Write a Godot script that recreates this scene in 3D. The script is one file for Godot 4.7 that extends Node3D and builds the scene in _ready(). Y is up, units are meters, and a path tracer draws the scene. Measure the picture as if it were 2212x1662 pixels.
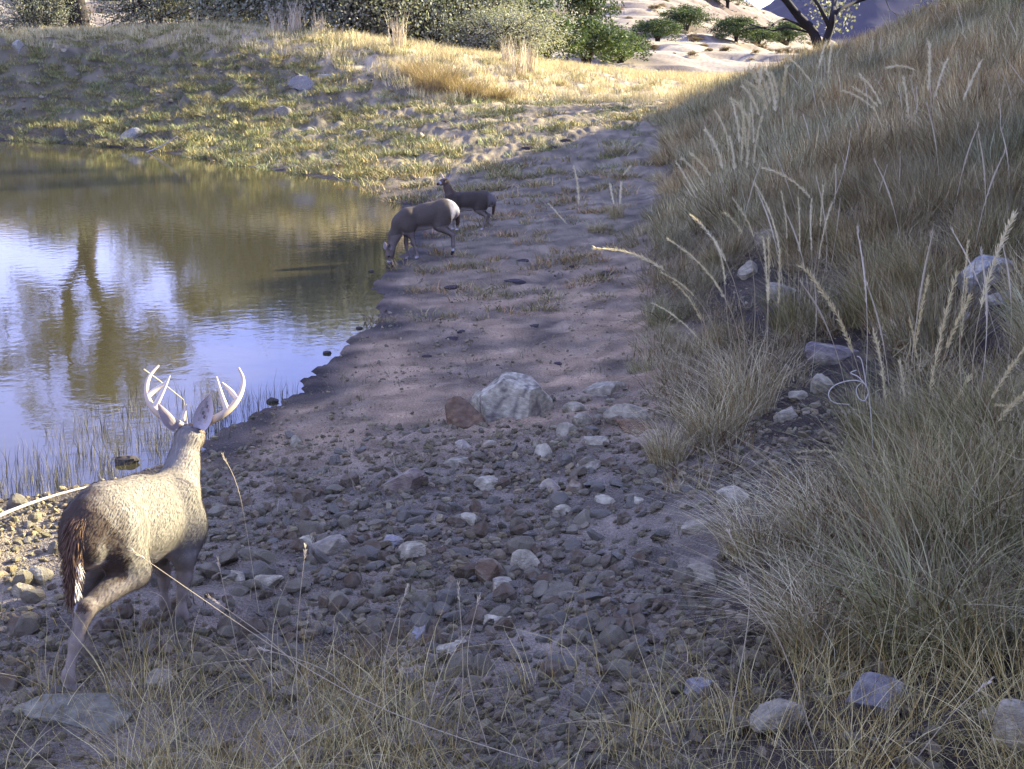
extends Node3D
# A stock pond in dry hills: a buck and two does at the water, a grassy hillside on the right, oak-dotted hills behind.

const FOCAL := 3050.0
const CX := 1106.0
const CY := 831.0
const PITCH := 0.2228
const EYE := 2.6
var rng := RandomNumberGenerator.new()
var n_low := FastNoiseLite.new()
var n_mid := FastNoiseLite.new()
var n_fine := FastNoiseLite.new()
var shore_grid := PackedFloat32Array()
const GX0 := -42.0
const GD0 := 0.0
const GSTEP := 0.3
const GNX := 190
const GND := 200
var used := {}
var M := {}

# ---------------------------------------------------------------- naming
func numbered(called: String) -> String:
	var n: int = used.get(called, 0)
	used[called] = n + 1
	return called if n == 0 else "%s_%03d" % [called, n]

func tag(o: Node3D, label: String, category: String, group := "", kind := "") -> Node3D:
	if label: o.set_meta("label", label)
	if category: o.set_meta("category", category)
	if group: o.set_meta("group", group)
	if kind: o.set_meta("kind", kind)
	return o

func thing(called: String, label: String, category: String, at := Vector3.ZERO, group := "") -> Node3D:
	var o := Node3D.new()
	o.name = numbered(called)
	add_child(o, true)
	o.position = at
	return tag(o, label, category, group)

func obj(called: String, mesh: Mesh, mat: Material, parent: Node = null) -> MeshInstance3D:
	var o := MeshInstance3D.new()
	o.name = numbered(called) if parent == null else called
	o.mesh = mesh
	o.material_override = mat
	if parent == null: add_child(o, true)
	else: parent.add_child(o, true)
	return o

func copy_of(o: Node3D, at: Vector3, basis_: Basis, label := "", group := "") -> Node3D:
	var c: Node3D = o.duplicate()
	c.name = numbered(str(o.name).rstrip("0123456789").trim_suffix("_"))
	add_child(c, true)
	c.transform = Transform3D(basis_, at)
	if label: c.set_meta("label", label)
	if group: c.set_meta("group", group)
	return c

func scatter(called: String, mesh: Mesh, mat: Material, where: Array, tint: PackedColorArray, label: String, category: String, parent: Node = null) -> MultiMeshInstance3D:
	var mm := MultiMesh.new()
	mm.transform_format = MultiMesh.TRANSFORM_3D
	mm.use_colors = tint.size() > 0
	mm.mesh = mesh
	mm.instance_count = where.size()
	for i in where.size():
		mm.set_instance_transform(i, where[i])
		if tint.size(): mm.set_instance_color(i, tint[i])
	var o := MultiMeshInstance3D.new()
	o.name = numbered(called) if parent == null else called
	o.multimesh = mm
	o.material_override = mat
	if parent == null: add_child(o, true)
	else: parent.add_child(o, true)
	o.set_meta("kind", "stuff")
	if label: o.set_meta("label", label)
	if category: o.set_meta("category", category)
	return o

# ---------------------------------------------------------------- the lie of the land; d is metres ahead (minus z)
func ray(px: float, py: float) -> Vector3:
	var v := Vector3((px - CX) / FOCAL, -(py - CY) / FOCAL, -1.0)
	return v.rotated(Vector3.RIGHT, -PITCH)

func at_depth(px: float, py: float, depth: float) -> Vector3:
	return Vector3(0, EYE, 0) + ray(px, py) * depth

func hit(px: float, py: float, above := 0.0) -> Vector3:   # where the line of sight meets the ground (or a height above it)
	var v := ray(px, py)
	var t := 1.5
	var last := t
	while t < 400.0:
		var p := Vector3(0, EYE, 0) + v * t
		if p.y < hgt(p.x, -p.z) + above:
			for k in 12:
				var mid := (last + t) * 0.5
				var q := Vector3(0, EYE, 0) + v * mid
				if q.y < hgt(q.x, -q.z) + above: t = mid
				else: last = mid
			return Vector3(0, EYE, 0) + v * t
		last = t
		t *= 1.012
	return Vector3(0, EYE, 0) + v * t

func on_water(px: float, py: float) -> Vector2:
	var v := ray(px, py)
	var t := EYE / -v.y
	return Vector2(v.x * t, -v.z * t)

func build_shore() -> void:
	var pts := PackedVector2Array()
	for q in [[-900, 296], [0, 303], [170, 312], [341, 327], [511, 356], [640, 376], [752, 395], [850, 430], [893, 470], [900, 520], [878, 562], [848, 592], [802, 611], [841, 640], [830, 672], [790, 712],
			[745, 755], [690, 810], [650, 850], [590, 882], [520, 918], [450, 945], [370, 1000], [200, 1052], [0, 1082], [-600, 1150], [-1500, 1000]]:
		pts.append(on_water(q[0], q[1]))
	shore_grid.resize(GNX * GND)
	for j in GND:
		for i in GNX:
			var p := Vector2(GX0 + i * GSTEP, GD0 + j * GSTEP)
			var best := 1e9
			var inside := false
			var a := pts[pts.size() - 1]
			for b in pts:
				var ab := b - a
				var t := clampf((p - a).dot(ab) / ab.length_squared(), 0.0, 1.0)
				best = minf(best, (a + ab * t - p).length_squared())
				if (a.y > p.y) != (b.y > p.y) and p.x < (b.x - a.x) * (p.y - a.y) / (b.y - a.y) + a.x:
					inside = not inside
				a = b
			shore_grid[j * GNX + i] = sqrt(best) * (-1.0 if inside else 1.0)

func shore(x: float, d: float) -> float:   # metres outside the water's edge, negative over the pond
	var u := clampf((x - GX0) / GSTEP, 0.0, GNX - 1.001)
	var v := clampf((d - GD0) / GSTEP, 0.0, GND - 1.001)
	var i := int(u)
	var j := int(v)
	u -= i
	v -= j
	var k := j * GNX + i
	return lerpf(lerpf(shore_grid[k], shore_grid[k + 1], u), lerpf(shore_grid[k + GNX], shore_grid[k + GNX + 1], u), v)

func steps(x: float, table: Array) -> float:
	if x <= table[0][0]: return table[0][1]
	for i in range(1, table.size()):
		if x <= table[i][0]:
			return lerpf(table[i - 1][1], table[i][1], (x - table[i - 1][0]) / (table[i][0] - table[i - 1][0]))
	return table[-1][1]

const EDGE := [[-20.0, 0.25], [3.4, 0.25], [5.3, 0.5], [7.3, 0.95], [12.0, 1.2], [18.0, 1.75], [29.0, 2.9], [37.0, 3.7], [44.0, 4.9], [52.0, 9.0], [64.0, 16.0], [90.0, 26.0]]
const CREST := [[-40.0, 5.2], [-19.0, 4.8], [2.6, 3.55], [8.0, 2.85], [11.2, 2.1], [14.0, 1.5], [17.5, 1.1], [23.0, 0.6], [31.0, 0.0]]

func bank_t(x: float, d: float) -> float:   # metres up the dam from the far water line
	return shore(x, d) - maxf(0.0, 25.0 - d) * 2.0

func bank_s(x: float, d: float) -> float:   # metres along the dam, growing towards the path
	return (x + 18.6) * 0.557 - (d - 50.9) * 0.83

func hgt0(x: float, d: float) -> float:
	var sd := shore(x, d) + n_mid.get_noise_2d(x * 1.1, d * 1.1) * 0.16 + n_fine.get_noise_2d(x * 1.6, d * 1.6) * 0.09
	if sd < 0.0:
		return maxf(-0.9, sd * 0.22)
	var h := 0.072 * minf(sd, 7.0) * smoothstep(-0.3, 0.8, sd)
	h += (0.04 * clampf(d - 23.7, 0.0, 24.0) + 0.013 * maxf(d - 48.0, 0.0) * (1.0 if d < 110.0 else 110.0 / d)) * smoothstep(0.5, 9.0, sd)
	# the hillside on the right
	var e := x - steps(d, EDGE)
	var far_e := e - 6.8  # extra slope beyond view, shaped to set the shade over the foreground
	var hill := 0.31 * (sqrt(e * e + 0.5) + e) * 0.5 + 0.44 * (sqrt(far_e * far_e + 1.0) + far_e) * 0.5
	hill = minf(hill, 7.95 + (hill - 7.95) * 0.1)
	h += hill * (1.0 - 0.75 * smoothstep(42.0, 60.0, d))
	# the dam along the far side
	if d > 22.0:
		var crest := steps(bank_s(x, d), CREST) * smoothstep(22.0, 28.0, d)
		var k := clampf(sd / 10.5, 0.0, 1.0)
		var rise := crest * (0.75 * k + 0.25 * smoothstep(0.0, 1.0, k)) if sd < 10.5 else lerpf(crest, minf(crest, 1.9), smoothstep(11.0, 26.0, sd))
		h = maxf(h, rise)
	return h

func hgt(x: float, d: float) -> float:
	var h := hgt0(x, d)
	if h > 0.0:
		var near := clampf(h * 6.0, 0.0, 1.0)
		h += near * (n_mid.get_noise_2d(x * 3.0, d * 3.0) * 0.03 + n_fine.get_noise_2d(x * 2.6, d * 2.6) * 0.034 + n_low.get_noise_2d(x, d) * 0.10)
		if d > 20.0:
			h += near * clampf((d - 20.0) * 0.1, 0.0, 1.0) * maxf(n_mid.get_noise_2d(x * 2.6 + 40.0, d * 1.7), -0.15) * lerpf(0.12, 0.5, smoothstep(0.0, -12.0, x))
	return h

func turf(x: float, d: float) -> float:   # how much short green growth covers the ground
	if d < 14.0 or x > steps(d, EDGE): return 0.0
	var left := smoothstep(2.0, -13.0, x)
	var c := (0.0 + 0.72 * left) * smoothstep(22.0, 32.0, d) - 0.02
	return clampf(c + n_mid.get_noise_2d(x * 1.3, d * 1.7) * 0.85, 0.0, 1.0)
# ---------------------------------------------------------------- materials
func noise_tex(freq: float, kind: int, lo: Color, hi: Color, seed_: int, size := 512, octaves := 4, mid := 0.5) -> NoiseTexture2D:
	var f := FastNoiseLite.new()
	f.noise_type = kind as FastNoiseLite.NoiseType
	f.seed = seed_
	f.frequency = freq
	f.fractal_octaves = octaves
	var t := NoiseTexture2D.new()
	t.width = size
	t.height = size
	t.seamless = true
	t.noise = f
	var g := Gradient.new()
	g.set_color(0, lo)
	g.set_color(1, hi)
	g.add_point(mid, lo.lerp(hi, 0.5))
	t.color_ramp = g
	return t

func mat(called: String, rough := 0.9, vertex := true) -> StandardMaterial3D:
	var m := StandardMaterial3D.new()
	m.resource_name = called
	m.roughness = rough
	m.metallic_specular = 0.25
	m.vertex_color_use_as_albedo = vertex
	m.cull_mode = BaseMaterial3D.CULL_DISABLED
	M[called] = m
	return m

func srgb(r: float, g: float, b: float) -> Color:
	return Color(r, g, b).linear_to_srgb()

func make_materials() -> void:
	var grain := noise_tex(0.035, FastNoiseLite.TYPE_SIMPLEX_SMOOTH, Color(0.76, 0.73, 0.71), Color(1, 1, 1), 3, 1024, 6, 0.5)
	var bumps := noise_tex(0.05, FastNoiseLite.TYPE_CELLULAR, Color(0, 0, 0), Color(1, 1, 1), 9, 1024, 4)
	var m := mat("ground", 0.95)
	m.albedo_texture = grain
	m.uv1_triplanar = true
	m.uv1_world_triplanar = true
	m.uv1_scale = Vector3(1.1, 1.1, 1.1)
	m.heightmap_enabled = true
	m.heightmap_texture = bumps
	m.heightmap_scale = 4.0
	m = mat("rock", 0.88)
	m.albedo_texture = noise_tex(0.02, FastNoiseLite.TYPE_SIMPLEX_SMOOTH, Color(0.55, 0.53, 0.52), Color(1, 1, 1), 21, 512, 6)
	m.uv1_triplanar = true
	m.uv1_scale = Vector3(1.6, 2.6, 1.6)
	m.heightmap_enabled = true
	m.heightmap_texture = bumps
	m.heightmap_scale = 0.7
	m = mat("grass", 0.75)
	m.backlight_enabled = true
	m.backlight = Color(0.34, 0.32, 0.24)
	m = mat("plume", 0.7)
	m.backlight_enabled = true
	m.backlight = Color(0.7, 0.66, 0.5)
	m = mat("leaf", 0.7)
	m.backlight_enabled = true
	m.backlight = Color(0.7, 0.72, 0.5)
	m = mat("bark", 0.95)
	m.albedo_texture = grain
	m.uv1_triplanar = true
	m.uv1_scale = Vector3(3, 0.8, 3)
	m = mat("far", 0.95)
	m.albedo_texture = grain
	m.uv1_triplanar = true
	m.uv1_world_triplanar = true
	m.uv1_scale = Vector3(0.09, 0.09, 0.09)
	m = mat("mountain", 1.0)
	m = mat("fur", 0.85)
	m.albedo_texture = noise_tex(0.09, FastNoiseLite.TYPE_SIMPLEX_SMOOTH, Color(0.84, 0.83, 0.82), Color(1, 1, 1), 31, 512, 3)
	m.uv1_triplanar = true
	m.uv1_scale = Vector3(5, 3, 2.2)
	m.heightmap_enabled = true
	m.heightmap_texture = m.albedo_texture
	m.heightmap_scale = 0.35
	m = mat("antler", 0.55)
	m = mat("dung", 0.95)
	m = mat("water", 0.03, false)
	m.albedo_color = srgb(0.035, 0.03, 0.012)
	m.metallic_specular = 0.28
	m.heightmap_enabled = true
	m.heightmap_texture = noise_tex(0.012, FastNoiseLite.TYPE_SIMPLEX_SMOOTH, Color(0, 0, 0), Color(1, 1, 1), 77, 1024, 4)
	m.heightmap_scale = 0.075
	m.uv1_triplanar = true
	m.uv1_world_triplanar = true
	m.uv1_scale = Vector3(0.30, 0.30, 0.30)
# ---------------------------------------------------------------- land
func spread(lo: float, hi: float, a: float, b: float, fine: float, grow: float) -> PackedFloat32Array:   # fine between a and b, growing outside
	var left := PackedFloat32Array()
	var s := fine
	var x := a
	while x > lo:
		s *= grow
		x -= s
		left.append(x)
	left.reverse()
	var out := left
	x = a
	while x < b:
		out.append(x)
		x += fine
	s = fine
	while x < hi:
		out.append(x)
		s *= grow
		x += s
	out.append(hi)
	return out

func grid_mesh(xs: PackedFloat32Array, ds: PackedFloat32Array, height: Callable, paint: Callable) -> ArrayMesh:
	var nx := xs.size()
	var nd := ds.size()
	var v := PackedVector3Array()
	var nrm := PackedVector3Array()
	var col := PackedColorArray()
	v.resize(nx * nd)
	nrm.resize(nx * nd)
	col.resize(nx * nd)
	for j in nd:
		for i in nx:
			v[j * nx + i] = Vector3(xs[i], height.call(xs[i], ds[j]), -ds[j])
	for j in nd:
		for i in nx:
			var a := v[j * nx + maxi(i - 1, 0)]
			var b := v[j * nx + mini(i + 1, nx - 1)]
			var c := v[maxi(j - 1, 0) * nx + i]
			var e := v[mini(j + 1, nd - 1) * nx + i]
			var n := (b - a).cross(e - c).normalized()
			nrm[j * nx + i] = n
			col[j * nx + i] = paint.call(v[j * nx + i], n)
	var idx := PackedInt32Array()
	for j in nd - 1:
		for i in nx - 1:
			var k := j * nx + i
			idx.append_array([k, k + nx, k + 1, k + 1, k + nx, k + nx + 1])
	var arr := []
	arr.resize(Mesh.ARRAY_MAX)
	arr[Mesh.ARRAY_VERTEX] = v
	arr[Mesh.ARRAY_NORMAL] = nrm
	arr[Mesh.ARRAY_COLOR] = col
	arr[Mesh.ARRAY_INDEX] = idx
	var mesh := ArrayMesh.new()
	mesh.add_surface_from_arrays(Mesh.PRIMITIVE_TRIANGLES, arr)
	return mesh

func ground_paint(p: Vector3, _n: Vector3) -> Color:
	var x := p.x
	var d := -p.z
	var sd := shore(x, d)
	var a := n_mid.get_noise_2d(x * 2.0, d * 2.0)
	var b := n_fine.get_noise_2d(x, d)
	var gravel := Color(0.25, 0.208, 0.128)
	var soil := Color(0.41, 0.295, 0.15)
	var c := gravel
	# bare reddish soil up the middle of the bank
	c = c.lerp(soil, smoothstep(7.5, 10.0, d) * smoothstep(28.0, 16.0, d) * clampf(0.75 + a, 0.0, 1.0))
	if d > 14.0:
		c = c.lerp(Color(0.27, 0.225, 0.13), smoothstep(14.0, 22.0, d))
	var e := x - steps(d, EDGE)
	c = c.lerp(Color(0.065, 0.05, 0.03), smoothstep(0.0, 0.6, e + a * 0.3))  # ground under the hillside grass darkened so its gaps look shaded
	c = c.lerp(Color(0.13, 0.125, 0.06), turf(x, d) * 0.8)
	# strawy ground beyond the dam and over the far flat
	var t := bank_t(x, d)
	if d > 30.0:
		var straw := maxf(smoothstep(43.0, 48.0, d) * smoothstep(-6.0, 0.0, x), smoothstep(7.6, 9.6, t + a * 1.2) * smoothstep(14.0, 9.0, bank_s(x, d)))
		c = c.lerp(Color(0.52, 0.43, 0.25), straw)
	c = c.lerp(Color(0.085, 0.07, 0.05), smoothstep(0.55 if d < 24.0 else 1.6, 0.05, sd + a * 0.35) * 0.85)  # shore mud, widened on the far side to imitate the shaded bank
	return c * maxf(0.35, 1.0 + 0.75 * b + 0.35 * a)

func hill_h(x: float, d: float) -> float:
	var crest := steps(x * 180.0 / maxf(d, 120.0), [[-260.0, 20.0], [-20.0, 19.0], [18.0, 16.5], [24.0, 13.8], [27.4, 11.2], [31.5, 9.2], [35.0, 7.4], [41.0, 4.6], [54.0, 3.0], [90.0, 1.0]])
	var k := clampf((d - 82.0) / 105.0, 0.0, 1.0)
	k = k * k * 0.65 + k * 0.35
	var h := 2.3 + (crest - 2.3) * k - maxf(90.0 - d, 0.0) * 0.2 - maxf(d - 195.0, 0.0) * 0.12
	var r := n_low.get_noise_2d(x * 0.9, d * 1.6) * 1.1
	var q := (h + r) * 1.15
	return h + r * 0.7 + (smoothstep(0.25, 0.75, q - floorf(q)) + floorf(q) - q) * 0.45

func hill_paint(p: Vector3, n: Vector3) -> Color:
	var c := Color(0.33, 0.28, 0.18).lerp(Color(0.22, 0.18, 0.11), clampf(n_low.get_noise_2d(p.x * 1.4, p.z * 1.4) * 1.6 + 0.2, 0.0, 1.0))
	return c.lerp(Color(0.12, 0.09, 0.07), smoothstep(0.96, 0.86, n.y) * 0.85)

func mountain_h(x: float, d: float) -> float:
	var h := steps(x, [[150.0, 0.0], [225.0, 38.0], [262.0, 60.0], [285.0, 72.0], [310.0, 88.0], [360.0, 112.0], [520.0, 120.0], [620.0, 80.0], [900.0, 20.0]])
	var k := exp(-pow((d - 1600.0) / 190.0, 2.0))
	return -6.0 + (h + n_low.get_noise_2d(x * 0.12, d * 0.12) * 7.0) * k

func build_land() -> void:
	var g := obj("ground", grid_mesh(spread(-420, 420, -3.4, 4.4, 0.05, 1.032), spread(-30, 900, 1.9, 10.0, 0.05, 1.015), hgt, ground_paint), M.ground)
	tag(g, "", "", "", "structure")
	var st := SurfaceTool.new()
	st.begin(Mesh.PRIMITIVE_TRIANGLES)
	for q in [[-60, -2], [14, -60], [14, -2], [-60, -2], [-60, -60], [14, -60]]:
		st.set_normal(Vector3.UP)
		st.add_vertex(Vector3(q[0], 0.0, q[1]))
	tag(obj("pond_water", st.commit(), M.water), "", "", "", "structure")
	var hx := spread(-300, 120, -60, 60, 0.8, 1.05)
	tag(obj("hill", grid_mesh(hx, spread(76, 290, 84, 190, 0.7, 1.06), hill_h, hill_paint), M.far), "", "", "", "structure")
	tag(obj("mountain", grid_mesh(spread(120, 900, 220, 560, 6, 1.2), spread(1300, 2000, 1400, 1700, 12, 1.2), mountain_h, func(_p, _n): return Color(0.03, 0.026, 0.036)), M.mountain), "", "", "", "structure")  # purple base colour stands in for the haze of distance
# ---------------------------------------------------------------- shapes
func tube(st: SurfaceTool, pts: Array, radii: Array, sides: int, col: Color, flat := 1.0) -> void:
	var rings := []
	var side := Vector3.ZERO
	for i in pts.size():
		var t: Vector3 = (pts[mini(i + 1, pts.size() - 1)] - pts[maxi(i - 1, 0)]).normalized()
		if side == Vector3.ZERO:
			side = t.cross(Vector3.UP if absf(t.y) < 0.9 else Vector3.RIGHT).normalized()
		side = (side - t * side.dot(t)).normalized()
		var up := t.cross(side)
		var ring := []
		for k in sides:
			var a := TAU * k / sides
			var n := side * cos(a) + up * sin(a) * flat
			ring.append([pts[i] + n * radii[i], n.normalized()])
		rings.append(ring)
	st.set_color(col)
	for i in rings.size() - 1:
		for k in sides:
			var k2 := (k + 1) % sides
			for q in [rings[i][k], rings[i + 1][k], rings[i][k2], rings[i + 1][k], rings[i + 1][k2], rings[i][k2]]:
				st.set_normal(q[1])
				st.add_vertex(q[0])
	for end in [0, rings.size() - 1]:
		if radii[end] > 0.004:
			for k in sides:
				var k2 := (k + 1) % sides
				for q in [pts[end], rings[end][k2 if end else k][0], rings[end][k if end else k2][0]]:
					st.set_normal((pts[end] - pts[1 if end == 0 else end - 1]).normalized())
					st.add_vertex(q)

func bez(a: Vector3, b: Vector3, c: Vector3, n: int) -> Array:
	var out := []
	for i in n + 1:
		var t := float(i) / n
		out.append(a.lerp(b, t).lerp(b.lerp(c, t), t))
	return out

func spline(p: Array, n: int) -> Array:   # through every point
	var out := []
	for i in p.size() - 1:
		var a: Vector3 = p[maxi(i - 1, 0)]
		var d: Vector3 = p[mini(i + 2, p.size() - 1)]
		for k in n:
			out.append(p[i].cubic_interpolate(p[i + 1], a, d, float(k) / n))
	out.append(p[-1])
	return out

func taper(n: int, a: float, b: float, power := 1.0) -> Array:
	var out := []
	for i in n:
		out.append(lerpf(a, b, pow(float(i) / (n - 1), power)))
	return out

func rock_mesh(seed_: int, size: Vector3, cuts: int, fine: int, tone: Color, warm: Color, rough := 0.05, stripes := 0.0, planes := []) -> ArrayMesh:
	var r := RandomNumberGenerator.new()
	r.seed = seed_
	var f := FastNoiseLite.new()
	f.seed = seed_
	f.frequency = 1.3
	f.fractal_octaves = 4
	var sp := SphereMesh.new()
	sp.radial_segments = fine
	sp.rings = fine / 2
	sp.radius = 1.0
	sp.height = 2.0
	var arr := sp.get_mesh_arrays()
	var vs: PackedVector3Array = arr[Mesh.ARRAY_VERTEX]
	planes = planes.duplicate()
	for i in cuts:
		planes.append([Vector3(r.randfn(), r.randfn() * 0.8, r.randfn()).normalized(), r.randf_range(0.5, 0.82)])
	for i in vs.size():
		var v := vs[i]
		for q in planes:
			var over: float = v.dot(q[0]) - q[1]
			if over > 0.0: v -= q[0] * over
		v *= 1.0 + f.get_noise_3dv(v * 1.2) * rough * 2.5
		vs[i] = v
	var st := SurfaceTool.new()
	st.begin(Mesh.PRIMITIVE_TRIANGLES)
	st.set_smooth_group(-1)
	var idx: PackedInt32Array = arr[Mesh.ARRAY_INDEX]
	for k in idx:
		var v := vs[k]
		var c := tone.lerp(warm, clampf(f.get_noise_3dv(v * 0.9 + Vector3(5, 0, 0)) * 1.4 + 0.25, 0.0, 1.0))
		if stripes > 0.0:
			var band := sin((v.x * 0.9 - v.y * 0.25 + v.z * 0.4) * 15.0 + f.get_noise_3dv(v * 0.7) * 6.0)
			c = c.lerp(Color(0.15, 0.125, 0.095), smoothstep(0.6, 0.98, band) * stripes)
		st.set_color(c * (1.0 + 0.25 * f.get_noise_3dv(v * 3.0)))
		st.add_vertex(v * size)
	st.generate_normals()
	return st.commit()

# one mesh of grass blades rising from a patch; each blade a curved tapering strip
func blades(seed_: int, n: int, patch: float, tall: Vector2, lean: float, width: float, droop: float, cols: Array, segs := 4, drift := Vector3.ZERO) -> ArrayMesh:
	var r := RandomNumberGenerator.new()
	r.seed = seed_
	var v := PackedVector3Array()
	var nr := PackedVector3Array()
	var cl := PackedColorArray()
	for i in n:
		var a := r.randf() * TAU
		var q := sqrt(r.randf()) * patch
		var foot := Vector3(cos(a) * q, -0.02, sin(a) * q)
		var b := a + r.randfn() * 0.8
		var h := r.randf_range(tall.x, tall.y)
		var out := (Vector3(cos(b), 0, sin(b)) * lean * (0.3 + r.randf() * 0.9) + drift) * h
		var fall := droop * r.randf_range(0.2, 1.0) * h
		var c: Color = cols[r.randi() % cols.size()] * r.randf_range(0.75, 1.2)
		var face := Vector3(-sin(b), 0, cos(b)).rotated(Vector3.UP, r.randfn() * 0.6)
		var w := width * r.randf_range(0.6, 1.3)
		var kink := Vector3(r.randfn(), 0, r.randfn()) * 0.05 * h
		var last_l := foot - face * w
		var last_r := foot + face * w
		var mid_last := foot
		for k in range(1, segs + 1):
			var t := float(k) / segs
			var p := foot + Vector3(0, h * t, 0) + out * t * t + kink * sin(t * 5.0) - Vector3(0, fall * t * t * t, 0)
			var ww := w * (1.0 - t * 0.92)
			var l := p - face * ww
			var rr := p + face * ww
			var nn := (p - mid_last).cross(face).normalized()
			mid_last = p
			for e in [last_l, last_r, l, l, last_r, rr]:
				v.append(e)
				nr.append(nn)
				cl.append(c)
			last_l = l
			last_r = rr
	var arr := []
	arr.resize(Mesh.ARRAY_MAX)
	arr[Mesh.ARRAY_VERTEX] = v
	arr[Mesh.ARRAY_NORMAL] = nr
	arr[Mesh.ARRAY_COLOR] = cl
	var mesh := ArrayMesh.new()
	mesh.add_surface_from_arrays(Mesh.PRIMITIVE_TRIANGLES, arr)
	return mesh

func leaf(st: SurfaceTool, at: Vector3, along: Vector3, across: Vector3, col: Color) -> void:
	var n := along.cross(across).normalized()
	st.set_color(col)
	for p in [at, at + along * 0.5 + across, at + along, at, at + along, at + along * 0.5 - across]:
		st.set_normal(n)
		st.add_vertex(p)

func rand_dir(r: RandomNumberGenerator) -> Vector3:
	return Vector3(r.randfn(), r.randfn(), r.randfn()).normalized()

# a crown of leaves gathered in clumps on an uneven cloud of points; rad is its half size
func crown_mesh(seed_: int, rad: Vector3, clumps: int, per: int, leaf_len: float, cols: Array, loose := 0.22, twigs := true, low := -0.35) -> ArrayMesh:
	var r := RandomNumberGenerator.new()
	r.seed = seed_
	var st := SurfaceTool.new()
	st.begin(Mesh.PRIMITIVE_TRIANGLES)
	for i in clumps:
		var dir := rand_dir(r)
		if dir.y < low: dir.y = -dir.y
		var k := pow(r.randf(), 0.45)
		var c := Vector3(dir.x * rad.x, dir.y * rad.y, dir.z * rad.z) * k * r.randf_range(0.75, 1.12)
		var tone: Color = cols[r.randi() % cols.size()] * r.randf_range(0.75, 1.2)
		var size := loose * rad.x * r.randf_range(0.6, 1.25)
		for j in per:
			var o := rand_dir(r) * size * pow(r.randf(), 0.6)
			o.y *= 0.65
			var al := (rand_dir(r) + o.normalized() * 0.6).normalized() * leaf_len * r.randf_range(0.6, 1.3)
			leaf(st, c + o, al, al.cross(rand_dir(r)).normalized() * leaf_len * 0.3, tone * r.randf_range(0.8, 1.2))
		if twigs:
			var from := c * 0.45
			tube(st, [from, (from + c) * 0.5 + rand_dir(r) * size * 0.3, c], [0.012 * rad.x, 0.008 * rad.x, 0.003 * rad.x], 3, Color(0.09, 0.075, 0.055))
	return st.commit()

func limbs(st: SurfaceTool, r: RandomNumberGenerator, from: Vector3, dir: Vector3, length: float, radius: float, depth: int, col: Color, tips: Array, spread_ := 0.6, rise := 0.15) -> void:
	var pts := [from]
	var p := from
	var d := dir
	var n := 5
	for i in n:
		d = (d + rand_dir(r) * 0.22 + Vector3.UP * rise * 0.3).normalized()
		p += d * length / n
		pts.append(p)
	tube(st, pts, taper(n + 1, radius, radius * 0.6), 6 if depth > 1 else 3, col)
	if depth == 0:
		tips.append([p, d])
		return
	var kids := 2 + (r.randi() % 2)
	for k in kids:
		var axis := d.cross(rand_dir(r)).normalized()
		limbs(st, r, p if k < 2 else pts[3], d.rotated(axis, spread_ * r.randf_range(0.6, 1.3)), length * r.randf_range(0.62, 0.85), radius * (0.62 if k else 0.7), depth - 1, col, tips, spread_, rise)

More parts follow.
